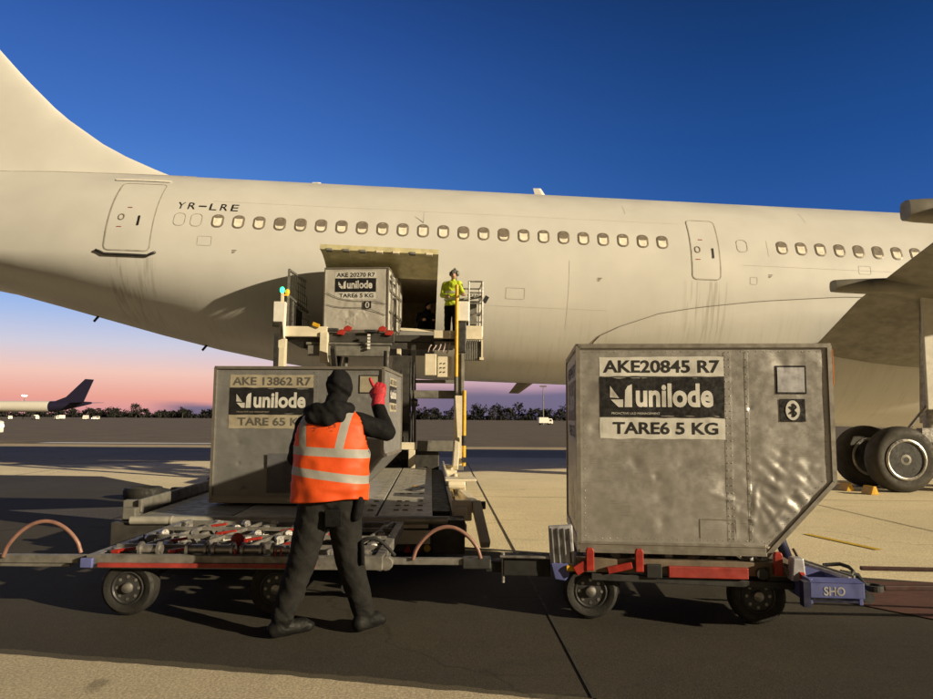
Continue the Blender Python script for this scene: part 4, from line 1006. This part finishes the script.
# left mast with lamps and the folding guard
ml = LB('mast', M['cream'], lambda q: (q.bx(-2.16, -1.93, 8.9, 9.05, .3, 3.30), q.bx(-2.09, -1.95, 8.88, 8.90, .6, 3.1), q.bx(-2.10, -2.03, 8.95, 9.02, 3.3, 4.38)), bevel=.012)
LB('mast_box', M['white'], lambda q: q.prism([(-2.22, 3.68), (-2.02, 3.68), (-1.97, 3.30), (-1.95, 4.15), (-2.22, 4.15)], 8.80, 9.0), ml, bevel=.012)
LB('mast_slot', M['darksteel'], lambda q: (q.bx(-2.20, -2.10, 8.87, 8.89, 2.55, 3.42), q.bx(-2.20, -2.14, 8.87, 8.9, 2.1, 2.5), q.bx(-2.10, -2.05, 8.93, 8.95, 4.0, 4.06), q.bx(-2.10, -2.05, 8.93, 8.95, 3.9, 3.93)), ml)
LB('green_lamp', emis('green_lamp_glow', (.03, 1, .32), 3.0), lambda q: q.ball((-2.07, 8.98, 4.45), (.055, .055, .075)), ml, smooth=True)
LB('amber_lamp', emis('amber_lamp_glow', (.9, .38, .02), .6), lambda q: (q.ball((-1.95, 8.98, 4.40), (.055, .055, .075)), q.bx(-2.1, -1.92, 8.96, 9.0, 4.32, 4.34)), ml, smooth=True)
gd = LB('guard_rail', M['steel'], lambda q: (q.bar((-1.97, 9.2, 4.98), (-1.80, 11.0, 4.98), .05, .05), q.bar((-1.97, 9.2, 4.35), (-1.80, 11.0, 4.22), .05, .05), q.bar((-1.97, 9.2, 3.6), (-1.97, 9.2, 4.98), .05, .05), q.bar((-1.80, 11.0, 3.6), (-1.80, 11.0, 4.98), .05, .05), q.bar((-1.93, 9.6, 3.6), (-1.93, 9.6, 4.3), .04, .04)))
LB('guard_mesh', M['loader_dk'], lambda q: [q.bar((-1.96+.16*k/9, 9.25+1.7*k/9, 3.6), (-1.96+.16*k/9, 9.25+1.7*k/9, 4.95), .012, .012) for k in range(1, 9)]+[q.bar((-1.965, 9.22, 3.8+.2*k), (-1.805, 10.95, 3.8+.2*k), .012, .012) for k in range(6)]+[q.bx(-1.95, -1.93, 9.7, 10.8, 3.6, 4.2)], gd)
# right mast and operator's cage
mr = LB('mast', M['loader_gr'], lambda q: (q.bx(1.97, 2.20, 8.9, 9.05, .3, 3.0), q.bx(2.0, 2.05, 8.86, 8.90, .5, 3.0), q.bx(2.12, 2.17, 8.86, 8.90, .5, 3.0)), bevel=.01)
LB('mast_sleeve', M['cream'], lambda q: (q.bar((1.98, 6.9, .55), (2.02, 6.95, 1.95), .20, .2), q.bar((1.92, 6.2, .55), (1.98, 6.9, 1.1), .10, .12)), mr, bevel=.012)
LB('mast_head', M['darksteel'], lambda q: q.bx(1.98, 2.24, 8.84, 9.08, 3.02, 3.74), mr, bevel=.02)
LB('mast_box', M['white'], lambda q: q.bx(2.0, 2.30, 8.8, 9.02, 3.76, 4.22), mr, bevel=.015)
LB('yellow_pole', M['yellow'], lambda q: q.tube((2.01, 8.78, 2.45), (2.01, 8.78, 4.60), .042), mr, smooth=True, auto=40)
LB('yellow_pole', M['yellow'], lambda q: (q.tube((2.10, 6.7, .55), (2.10, 6.7, 2.05), .04),), mr, smooth=True, auto=40)
LB('pole_clip', M['gap'], lambda q: (q.tube((2.10, 6.7, .95), (2.10, 6.7, 1.15), .047), q.bx(2.06, 2.14, 6.64, 6.76, .62, .72)), mr)
cg = LB('operator_cage', M['steel'], lambda q: (
    [q.tube((x, y, 3.4), (x, y, 4.72), .022) for x, y in ((2.62, 8.95), (2.62, 9.9), (2.02, 9.9), (2.30, 8.95))],
    [q.tube((2.62, 8.95, z), (2.62, 9.9, z), .02) for z in (4.72, 4.4, 4.05)], [q.tube((2.02, 9.9, z), (2.62, 9.9, z), .02) for z in (4.72, 4.4, 4.05)],
    [q.tube((2.28, 8.95, z), (2.62, 8.95, z), .02) for z in (4.72, 4.45, 4.2, 3.95, 3.75)]), smooth=True, auto=40)
LB('cage_floor', M['loader_gr'], lambda q: q.bx(1.5, 2.64, 9.1, 10.0, 3.22, 3.30), cg)
LB('control_panel', M['loader_gr'], lambda q: (q.bx(2.22, 2.50, 9.15, 9.4, 3.72, 4.28), q.bar((2.10, 9.15, 4.30), (2.62, 9.25, 4.42), .24, .05), [q.ball((2.15+.07*k, 9.1, 4.42), .022, 8, 6) for k in range(6)]), cg, bevel=.01)
LB('grab_lamp', M['gap'], lambda q: q.box((2.70, 8.98, 4.30), (.10, .1, .16), (0, .5, 0)), cg)
LB('radiator', M['loader_gr'], lambda q: [q.bx(2.22+.052*k, 2.25+.052*k, 9.0, 9.3, 2.86, 3.32) for k in range(8)], cg)
LB('side_drop_rail', M['cream'], lambda q: (q.bx(2.60, 2.64, 8.95, 9.05, 2.9, 3.33), q.bx(2.56, 2.66, 8.93, 9.0, 2.86, 2.92)), cg)
cb = LB('control_box', M['cream'], lambda q: (q.bx(1.28, 1.55, 8.85, 9.05, 2.48, 2.98), q.bx(1.57, 1.90, 8.85, 9.05, 2.44, 2.92)), bevel=.015)
LB('box_hole', M['gap'], lambda q: [q.tube((1.66+.08*(k % 2), 8.83, 2.56+.1*(k//2)), (1.66+.08*(k % 2), 8.852, 2.56+.1*(k//2)), .016, n=8) for k in range(6)], cb)
LB('cable_bundle', mat('pinkish_cable', (.42, .33, .32), .6), lambda q: [q.path([(1.35+.11*k+.02*i, 8.9, 3.02+.05*i+.03*math.sin(i+k)) for i in range(5)], .018, 6) for k in range(5)], cb, smooth=True)
# loader wheels
for x in (-1.5, 1.42):
    for y in (2.2, 6.4):
        w = copy_part(_w, ld); w.location = (x, y, WR+.004)

# ------------------------------------------------------------------ people
def blob(name, prim, vox, mats, mfun, parent, smooth_it=4, wr=0, seed=1, wfun=None):
    me = bpy.data.meshes.new('raw'); me.from_pydata(prim.v, [], prim.f); 
    b = bmesh.new(); b.from_mesh(me); bmesh.ops.recalc_face_normals(b, faces=b.faces); b.to_mesh(me); b.free()
    o = bpy.data.objects.new('raw', me); COL.objects.link(o)
    r = o.modifiers.new('r', 'REMESH'); r.mode = 'VOXEL'; r.voxel_size = vox; r.use_smooth_shade = True
    s = o.modifiers.new('s', 'SMOOTH'); s.factor = .5; s.iterations = smooth_it
    dg = bpy.context.evaluated_depsgraph_get(); dg.update()
    m2 = bpy.data.meshes.new_from_object(o.evaluated_get(dg)); bpy.data.objects.remove(o); bpy.data.meshes.remove(me)
    m2.name = name; m2.materials.clear()
    for m in mats: m2.materials.append(m)
    if wr:
        ns = [v.normal.copy() for v in m2.vertices]
        for v, n in zip(m2.vertices, ns):
            k = wfun(v.co) if wfun else 1
            if not k: continue
            p = Vector((v.co.x*6, v.co.y*6, v.co.z*8+v.co.x*7)); 
            q_ = v.co
            fold = smoothstep(.34, .10, q_.z)+smoothstep(.12, 0, abs(q_.z-.52))*.8+smoothstep(.10, 0, abs(q_.z-.80))*.7
            if wfun and q_.z < .95: v.co += n*.011*fold*((1-abs(noise.noise(Vector((q_.x*5+seed, q_.y*5, q_.z*24+3*noise.noise(q_*6))))))-.72)
            v.co += n*wr*k*((1-abs(noise.noise(p+Vector((seed,0,0)))))*1.2-.75+.6*noise.noise(p*2.3))
    for p in m2.polygons: p.material_index = mfun(p.center); p.use_smooth = True
    m2.update(); o = bpy.data.objects.new(name, m2); COL.objects.link(o); o.parent = parent; return o
man = thing('person', 'man seen from behind in orange vest and black hood raising a red glove', 'person', (-.95, 5.02, .010))
p = MB()
p.chain([((-.095, .0, .91), .125), ((-.18, -.015, .50), .098), ((-.30, -.06, .13), .076)], 20)
p.chain([((.085, .01, .91), .125), ((.13, .05, .50), .098), ((.235, .10, .13), .076)], 20)
p.cap((-.335, -.085, .055), .057, (-.17, .03, .048), .050, 16); p.ball((-.15, .045, .040), (.055, .055, .04)); p.cap((-.31, -.065, .06), .062, (-.30, -.06, .14), .068)
p.cap((.215, .055, .055), .057, (.32, .21, .048), .050, 16); p.ball((.33, .225, .040), (.055, .055, .04)); p.cap((.23, .09, .06), .062, (.235, .10, .14), .068)
p.ball((-.005, .005, .95), (.195, .14, .13), 24, 14); p.ball((0, .02, 1.14), (.185, .125, .24), 24, 14); p.ball((.0, .03, 1.36), (.20, .13, .17), 24, 14)
p.chain([((-.19, .03, 1.435), .072), ((.0, .02, 1.49), .07), ((.185, .03, 1.455), .075)])
p.chain([((.01, .04, 1.47), .075), ((.03, .06, 1.62), .062)])
p.chain([((.19, .03, 1.45), .078), ((.375, .12, 1.385), .064), ((.29, .27, 1.57), .047), ((.285, .285, 1.60), .038)], 18)
p.chain([((-.195, .03, 1.43), .075), ((-.265, .05, 1.20), .062), ((-.17, .28, 1.12), .046)], 18)
p.ball((-.16, .33, 1.12), (.04, .055, .04)); 
for k in range(4): p.chain([((-.185+.02*k, .36, 1.13), .011), ((-.185+.02*k, .41, 1.12), .010), ((-.18+.018*k, .42, 1.09), .009)], 8)
p.ball((.035, .075, 1.705), (.078, .098, .115), 24, 16); p.ball((.04, .155, 1.665), (.05, .045, .06)); p.cap((.04, .172, 1.715), .012, (.042, .185, 1.685), .016, 10)
for sx in (-1, 1): p.ball((.035+sx*.08, .075, 1.70), (.014, .026, .034))
def mm(c):
    if c.z < .115: return 2
    if c.z > 1.56 and c.y > .15 and 1.60 < c.z < 1.77 and abs(c.x-.04) < .07: return 3
    if c.z < .99 and not (c.y > .2): return 1
    return 0
blob('body', p, .0095, [M['jacket'], M['trousers'], M['boots'], M['skin']], mm, man, 4, .0085, 2, lambda c: .25 if c.z < .13 else (.0 if c.z > 1.6 else 1))
q = MB()
for sx in (-1, 1): q.ball((.037+sx*.032, .165, 1.722), (.013, .008, .009), 10, 7)
q.build('eyes', M['white'], man, smooth=True)
p = MB(); p.ball((.033, .058, 1.715), (.092, .104, .118), 24, 16); p.chain([((.03, .03, 1.62), .075), ((.02, .0, 1.55), .10)])
p.chain([((-.17, .0, 1.515), .045), ((-.10, -.085, 1.53), .060), ((.03, -.10, 1.545), .062), ((.12, -.02, 1.55), .045)]); p.chain([((-.12, -.10, 1.49), .05), ((-.02, -.12, 1.47), .05), ((.06, -.10, 1.50), .05)])
h = blob('hood', p, .0075, [M['jacket']], lambda c: 0, man, 3, .017, 5)
b = bmesh.new(); b.from_mesh(h.data); bmesh.ops.delete(b, geom=[f for f in b.faces if f.calc_center_median().y > .125 and f.calc_center_median().z > 1.6], context='FACES'); b.to_mesh(h.data); b.free()
# gloved right hand: index finger up, the others folded, thumb out to the side
p = MB(); p.chain([((.288, .275, 1.585), .043), ((.288, .285, 1.62), .040)]); p.ball((.288, .292, 1.655), (.046, .024, .05), 18, 12, (0, -.08, 0))
p.chain([((.258, .295, 1.695), .0125), ((.243, .292, 1.722), .012), ((.234, .292, 1.742), .011)], 10)
for x, zt in ((.276, .004), (.297, .002), (.316, -.008)): p.chain([((x, .292, 1.695+zt), .0135), ((x+.002, .325, 1.712+zt), .0125), ((x+.003, .345, 1.69+zt), .012), ((x+.002, .325, 1.672+zt), .011)], 10)
p.chain([((.252, .298, 1.635), .015), ((.238, .318, 1.66), .0135), ((.252, .338, 1.685), .012)], 10)
gl = blob('glove', p, .0042, [M['glove']], lambda c: 0, man, 3, .002, 3)
for v in gl.data.vertices: v.co = Vector((.288, .285, 1.58))+(v.co-Vector((.288, .285, 1.58)))*1.22
# vest
VT = [(.915, .250, .168, -.012), (1.0, .252, .170, -.010), (1.12, .250, .166, -.004), (1.25, .250, .160, .0), (1.36, .250, .155, .0), (1.43, .238, .142, .0), (1.485, .200, .118, .0), (1.52, .155, .098, .005), (1.545, .11, .08, .01)]
mb = MB(); nu, nv = 96, 70
def vest(u, v):
    z = .915+.63*v; a = 2*math.pi*u; w = interp([(t[0], t[1]) for t in VT], z); d = interp([(t[0], t[2]) for t in VT], z); cx = interp([(t[0], t[3]) for t in VT], z)
    c, s = math.cos(a), math.sin(a); e = .8
    x = w*abs(c)**e*(1 if c > 0 else -1); y = d*abs(s)**e*(1 if s > 0 else -1)+.02
    k = .020*(1-abs(noise.noise(Vector((x*5+z*3, y*5, z*8)))))+.006*noise.noise(Vector((x*14, y*9, z*16)))+.010*smoothstep(1.1, .92, z)*math.sin(a*7+1)
    x *= 1+k*3; y *= 1+k*5
    zz_ = z-.025*x*smoothstep(1.3, 1.0, z)-(.02*smoothstep(1.0, .92, z)*math.sin(a*2))
    return (cx+x, y, zz_)
mb.grid(vest, nu, nv)
def bite(c):
    if c.z > 1.475 and (c.x-.02)**2+(c.y-.04)**2 < .085**2: return True
    sx = c.x
    hole = (abs(sx) > .20-.035*smoothstep(1.25, 1.36, c.z)*0 and ((c.z-1.38)/.15)**2+((c.y-.03)/.10)**2 < 1)
    return hole
vm, t, bs = bsdf('orange_vest')
oc = ocoord(t); sp = N(t, 'ShaderNodeSeparateXYZ'); t.links.new(oc, sp.inputs[0]); VX, VY, VZ = sp.outputs
def band(val, c, w): 
    d = math_(t, 'ABSOLUTE', math_(t, 'SUBTRACT', val, c)); return math_(t, 'LESS_THAN', d, w)
zt = math_(t, 'ADD', VZ, math_(t, 'MULTIPLY', VX, .13)); zt2 = math_(t, 'ADD', VZ, math_(t, 'MULTIPLY', VX, .05))
xs = math_(t, 'SUBTRACT', VX, math_(t, 'MULTIPLY', math_(t, 'SUBTRACT', VZ, 1.26), .20))
xl = math_(t, 'ADD', VX, math_(t, 'MULTIPLY', math_(t, 'SUBTRACT', VZ, 1.26), .05))
up = math_(t, 'GREATER_THAN', VZ, 1.25)
v1 = math_(t, 'MULTIPLY', math_(t, 'MAXIMUM', band(xs, .075, .030), band(xl, -.178, .028)), up)
msk = math_(t, 'MAXIMUM', math_(t, 'MAXIMUM', band(zt, 1.088, .029), band(zt2, 1.248, .030)), v1)
nz_ = tnoise(t, oc, 9, 4)
org = ramp(t, nz_, [(.3, (.60, .060, .004, 1)), (.7, (.72, .082, .006, 1))]).outputs[0]
mk = tnoise(t, ocoord(t, (34, 10, 60), (0, .5, 0)), 1, 2)
reg = math_(t, 'MULTIPLY', math_(t, 'MULTIPLY', band(VZ, 1.44, .05), band(VX, -.04, .09)), maprange(t, mk, .53, .57))
org = mix(t, math_(t, 'MULTIPLY', reg, .75), org, (.16, .02, .012, 1))
t.links.new(mix(t, msk, org, ramp(t, nz_, [(.3, (.27, .265, .25, 1)), (.7, (.34, .33, .31, 1))]).outputs[0]), bs.inputs['Base Color'])
bs.inputs['Roughness'].default_value = .6; bump(t, bs, tnoise(t, oc, 60, 3), .25, .004)
vo = mb.build('vest', vm, man, smooth=True)
b = bmesh.new(); b.from_mesh(vo.data); bmesh.ops.remove_doubles(b, verts=b.verts, dist=1e-5)
bmesh.ops.delete(b, geom=[f for f in b.faces if bite(f.calc_center_median())], context='FACES'); bmesh.ops.recalc_face_normals(b, faces=b.faces); b.to_mesh(vo.data); b.free()
md = vo.modifiers.new('solid', 'SOLIDIFY'); md.thickness = .006; md.offset = 1
# trouser pockets and tools
for c_, d_, r_ in (((.045, -.122, .80), (.12, .018, .12), (.12, 0, .05)), ((.205, -.02, .86), (.05, .16, .17), (0, .15, 0)), ((.225, .03, .55), (.03, .13, .17), (0, -.06, .2))):
    p = MB(); p.box(c_, d_, r_); p.build('trouser_pocket', M['jacket'], man, bevel=.02)

op = thing('person', 'loader operator in a yellow hi-vis jacket and hat standing at the raised controls', 'person', (-.36, 16.62, 3.30), (0, 0, R(-20)))
p = MB()
for sx in (-1, 1): p.chain([((sx*.085, 0, .88), .10), ((sx*.10, -.01, .48), .08), ((sx*.11, 0, .10), .065)]); p.cap((sx*.12, .03, .045), .045, (sx*.13, -.12, .04), .04)
p.ball((0, 0, .93), (.17, .12, .13)); p.ball((.01, 0, 1.14), (.19, .14, .25)); p.ball((.02, 0, 1.34), (.20, .13, .15)); p.chain([((-.17, 0, 1.40), .07), ((.19, 0, 1.40), .07)]); p.chain([((.03, 0, 1.42), .06), ((.05, -.02, 1.55), .05)])
p.chain([((.19, 0, 1.38), .075), ((.30, -.08, 1.14), .06), ((.40, -.26, 1.08), .045)]); p.chain([((-.18, 0, 1.38), .075), ((-.22, -.06, 1.12), .06), ((.02, -.26, 1.05), .045)])
p.ball((.06, -.03, 1.60), (.075, .09, .11)); p.ball((.08, -.12, 1.58), (.016, .02, .02))
for bx_, by, bz in ((.42, -.30, 1.07), (.05, -.29, 1.04)):
    p.ball((bx_, by, bz), (.04, .05, .025))
    for k in range(4): p.chain([((bx_-.03+.02*k, by-.03, bz), .012), ((bx_-.03+.02*k, by-.075, bz-.005), .011), ((bx_-.028+.02*k, by-.085, bz-.035), .010)], 8)
    p.chain([((bx_-.035, by, bz), .013), ((bx_-.06, by-.04, bz-.01), .011)], 8)
def mo(c):
    if c.z < .10: return 2
    if c.z < .86 and c.y > -.24: return 1
    if c.z > 1.50: return 3
    if c.y < -.26: return 3
    return 0
blob('body', p, .013, [M['hiyellow'], M['jacket'], M['boots'], M['skin']], mo, op, 3, .012, 8, lambda c: 0 if c.z > 1.5 else 1)
p = MB(); p.ball((.06, -.02, 1.66), (.088, .10, .085)); p.cap((.06, -.12, 1.66), .02, (.07, -.15, 1.645), .03); p.chain([((.05, .06, 1.58), .05), ((.05, .05, 1.5), .055)]); p.build('cap', M['hat'], op, smooth=True)
p = MB(); p.ball((.155, -.02, 1.64), (.04, .06, .07)); p.ball((-.03, -.02, 1.64), (.03, .05, .06)); p.chain([((.155, -.02, 1.66), .02), ((.07, -.01, 1.765), .02), ((-.03, -.02, 1.66), .02)]); p.build('ear_defenders', M['loader_gr'], op, smooth=True)
p = MB()
for z in (1.02, 1.17): p.lathe([(1, -.025), (1.0, .025)], (0, 0, 0), 'Z', 28); 
p.v = [(.012+x*.205, y*.152, (1.02 if i < 56 else 1.18)+z) for i, (x, y, z) in enumerate(p.v)]
p.f = [f for f in p.f if len(f) == 4]; p.m = [0]*len(p.f); p.build('reflective_bands', M['reflect'], op, smooth=True)
cr = thing('person', 'crouching worker in dark clothes inside the open cargo hold', 'person', (-1.12, 19.15, 3.745), (0, 0, R(15)))
p = MB(); p.ball((0, .05, .30), (.20, .18, .20)); p.chain([((0, .05, .30), .17), ((.0, -.05, .52), .18)]); p.chain([((-.19, -.05, .56), .07), ((.19, -.05, .56), .07)]); p.chain([((.02, -.08, .6), .06), ((.04, -.12, .72), .05)]); p.ball((.05, -.13, .78), (.085, .10, .115)); p.ball((.05, -.235, .76), (.016, .02, .022))
for sx in (-1, 1):
    p.chain([((sx*.12, .08, .24), .10), ((sx*.18, -.26, .42), .085), ((sx*.17, -.12, .08), .065)]); p.cap((sx*.17, -.1, .045), .045, (sx*.18, -.26, .04), .04)
    p.chain([((sx*.19, -.05, .55), .07), ((sx*.26, -.2, .36), .055), ((sx*.14, -.38, .38), .042)]); p.ball((sx*.12, -.42, .38), (.035, .045, .03))
    for k in range(4): p.chain([((sx*.12-.025+.017*k, -.45, .38), .011), ((sx*.12-.025+.017*k, -.49, .365), .010)], 8)
blob('body', p, .014, [M['jacket'], M['skin']], lambda c: 1 if (c.y < -.40 or (c.z > .70 and c.y < -.17 and c.z < .84)) else 0, cr, 3, .012, 4)
p = MB(); p.ball((.05, -.115, .80), (.098, .108, .115)); p.chain([((.04, -.06, .72), .08), ((.02, -.02, .62), .10)]); p.build('hood', M['jacket'], cr, smooth=True)

# ------------------------------------------------------------------ far side of the airfield
fa = thing('airliner', 'distant parked airliner with pale fuselage and dark navy tail fin near the horizon', 'airliner', (-150, 250, 0))
def far_fus(mb, s0, s1, n=16):
    tab = [(-46, .2, 4.2), (-44, 1.2, 4.3), (-40, 1.9, 4.5), (2, 1.95, 4.5), (8, 1.6, 4.95), (13, .95, 5.5), (17, .35, 5.9)]
    st2 = [t_[0] for t_ in tab if s0 < t_[0] < s1]; st2 = [s0]+st2+[s1]; ps = []
    for s in st2:
        r = interp([(a[0], a[1]) for a in tab], s); z = interp([(a[0], a[2]) for a in tab], s); ps += [(s, math.cos(2*math.pi*k/n)*r, z+math.sin(2*math.pi*k/n)*r) for k in range(n)]
    mb.add(ps, [(i*n+k, i*n+(k+1) % n, (i+1)*n+(k+1) % n, (i+1)*n+k) for i in range(len(st2)-1) for k in range(n)]+[tuple(range(n)), tuple(range((len(st2)-1)*n, len(st2)*n))])
mb = MB(); far_fus(mb, -46, 2.5); mb.build('fuselage', M['white'], fa, smooth=True, auto=50)
mb = MB(); far_fus(mb, 2.5, 17); mb.build('tail_cone', M['navy'], fa, smooth=True, auto=50)
mb = MB(); mb.prism([(3.5, 6.2), (14.0, 6.0), (17.3, 14.2), (14.4, 14.4), (8.0, 8.0)], -.25, .25); mb.build('tail_fin', M['navy'], fa)
for sg in (-1, 1):
    mb = MB(); mb.add([(9.5, sg*.8, 5.7), (14, sg*.8, 5.7), (18.2, sg*6.5, 6.1), (16, sg*6.5, 6.1), (9.5, sg*.8, 5.9), (14, sg*.8, 5.85), (18.2, sg*6.5, 6.2), (16, sg*6.5, 6.2)], [(0,1,2,3),(4,5,6,7),(0,1,5,4),(1,2,6,5),(2,3,7,6),(3,0,4,7)]); mb.build('tailplane', M['navy'], fa)
    mb = MB(); mb.prism([(-28, 3.4), (-16, 3.4), (-14, 3.9), (-24, 4.2)], sg*1.2, sg*14); mb.build('wing', M['white'], fa)
    mb = MB(); mb.tube((-27, sg*6, 2.2), (-23, sg*6, 2.2), 1.1, .8); mb.build('engine', M['white'], fa, smooth=True, auto=50)
mb = MB(); [mb.tube((x, y, 0), (x, y, 3), .3) for x, y in ((-20, -3), (-20, 3), (-41, 0))]; mb.build('landing_gear', M['darksteel'], fa)
def service_truck(label, loc, rz, k, lit, cat='van', box=True):
    t = thing('service_truck' if box else 'van', label, cat, loc, (0, 0, rz), 'white airport vehicles in the distance')
    mb = MB(); mb.prism([(-2.4, .45), (2.4, .45), (2.4, 1.1), (1.75, 1.3), (1.3, 2.0), (-2.4, 2.05)] if not box else [(.9, .5), (2.5, .5), (2.5, 1.5), (2.1, 2.2), (.9, 2.25)], -.95, .95); mb.build('cab', M['white'], t, bevel=.06)
    if box: mb = MB(); mb.bx(-2.6, .82, -1.05, 1.05, .7, 2.6); mb.build('box_body', M['white'], t, bevel=.04)
    mb = MB(); mb.bx(1.35 if not box else 1.2, 2.0 if box else 1.2, -.965, .965, 1.3, 1.9) if box else mb.bx(-1.8, 1.1, -.965, .965, 1.3, 1.85); mb.build('window', M['glass'], t)
    for x in (-1.55, 1.55):
        for y in (-.85, .85):
            mb = MB(); mb.lathe([(.18, -.1), (.36, -.12), (.38, -.06), (.38, .06), (.36, .12), (.18, .1)], (x, y, .38), 'Y', 18); mb.build('wheel', M['rubber'], t)
    for y in (-.7, .7):
        mb = MB(); mb.ball((2.45, y, .85), (.06, .14, .1), 8, 6); mb.build('headlight', lit, t)
    t.scale = (k, k, k); return t
lamp_on = emis('lit_headlight', (1, .86, .6), 12); lamp_off = M['steel']
service_truck('white service truck stopped far off below the belly of the aircraft', (18.4, 164, 0), R(15), .68, lamp_off, 'truck')
service_truck('long white van far away right of the service truck on the taxiway', (66, 300, 0), R(5), 1.25, lamp_off, 'van', False)
service_truck('white van just entering the picture at the left edge of the apron', (-29.85, 41.0, 0), R(4), 1.0, emis('dim_headlight', (1, .95, .85), 1.2), 'van', False)
for i, (px, Y, lab) in enumerate(((38, 225, 'leftmost of the lit vehicles below the distant airliner'), (13, 228, 'lit vehicle at the extreme left below the pale distant fuselage'), (88, 232, 'lit vehicle directly below the navy tail fin of the distant airliner'), (98, 236, 'lit vehicle just right of the distant navy tail fin'), (62, 230, 'lit vehicle midway below the distant airliner'))):
    service_truck(lab if i else 'lit vehicle left of centre below the distant airliner', ((px-466.5)/702*Y, Y, 0), R(-35-20*i), .6, lamp_on, 'truck', i % 2 == 0)
def mast(label, x, y, h, lit):
    t = thing('light_mast', label, 'light mast', (x, y, 0)); mb = MB(); mb.tube((0, 0, 0), (0, 0, h), .16, .09, 8); mb.build('pole', M['loader_gr'], t)
    mb = MB(); mb.bx(-.8, .8, -.2, .2, h, h+.35); mb.build('lamp_head', lamp_far if lit else M['steel'], t)
lamp_far = emis('flood_lamp', (1, .95, .85), 25)
mast('slender unlit light mast rising behind the far service truck', 18.4, 168, 9.0, False)
mast('lit floodlight mast glowing above the distant pale fuselage', -167, 266, 8.6, True)
# trees along the boundary
def crown(mb, x, y, z, rx, rz_, n, rnd, s):
    cl = [(rnd.uniform(-.7, .7)*rx, rnd.uniform(-.5, .5)*rx, rnd.uniform(-.8, .6)*rz_, rnd.uniform(.3, .55)) for _ in range(9)]
    for _ in range(n):
        c = rnd.choice(cl); d = Vector((rnd.gauss(0, 1), rnd.gauss(0, 1), rnd.gauss(0, 1))).normalized()*rnd.uniform(.3, 1)*c[3]
        p = Vector((x+c[0]+d.x*rx, y+c[1]+d.y*rx, z+c[2]+d.z*rz_)); u = Vector((rnd.gauss(0, 1), rnd.gauss(0, 1), rnd.gauss(0, 1)))*s; v = Vector((rnd.gauss(0, 1), rnd.gauss(0, 1), rnd.gauss(0, 1)))*s
        mb.add([p-u, p+u*.6+v*.4, p+v], [(0,1,2)])
rnd = random.Random(5); mb = MB()
x = -460
while x < 520:
    h = rnd.uniform(6, 10.5)*(1 if x > -110 else .72)*(1+.25*noise.noise(Vector((x*.02, 0, 0))))*(1.3 if -40 < x < 110 else 1); w = rnd.uniform(4, 8); y = 540+rnd.uniform(-15, 15)
    crown(mb, x, y, h*.55, w, h*.55, 230, rnd, .85); mb.tube((x, y, 0), (x, y, h*.6), .3, .15, 5); x += rnd.uniform(3, 6.5)
x = -460
while x < 520:
    crown(mb, x, 532, 1.6, 3.2, 1.9*(1.3 if -40 < x < 110 else 1), 60, rnd, .8); x += 2.6
tag(mb.build('distant_trees', M['hedge'], recalc=False), 'dark line of trees along the far airfield boundary', 'trees', kind='stuff')
for lab, x, y, h in (('taller bare round tree left of the grey container on the horizon', -234, 500, 10.6), ('bushy dark tree on the horizon just left of the grey container', -201, 500, 8.4)):
    t = thing('tree', lab, 'tree', (x, y, 0)); mb = MB(); mb.tube((0,0,0), (0,0,h*.55), .35, .2, 8)
    for k in range(9): a = rnd.uniform(0, 6.28); mb.tube((0,0,h*(.3+.03*k)), (math.cos(a)*h*.35, math.sin(a)*h*.35, h*(.6+.04*k)), .12, .04, 5)
    mb.build('trunk', M['bark'], t); mb = MB(); crown(mb, 0, 0, h*.62, h*.42, h*.36, 420, rnd, .5); mb.build('crown', M['hedge'], t, recalc=False)
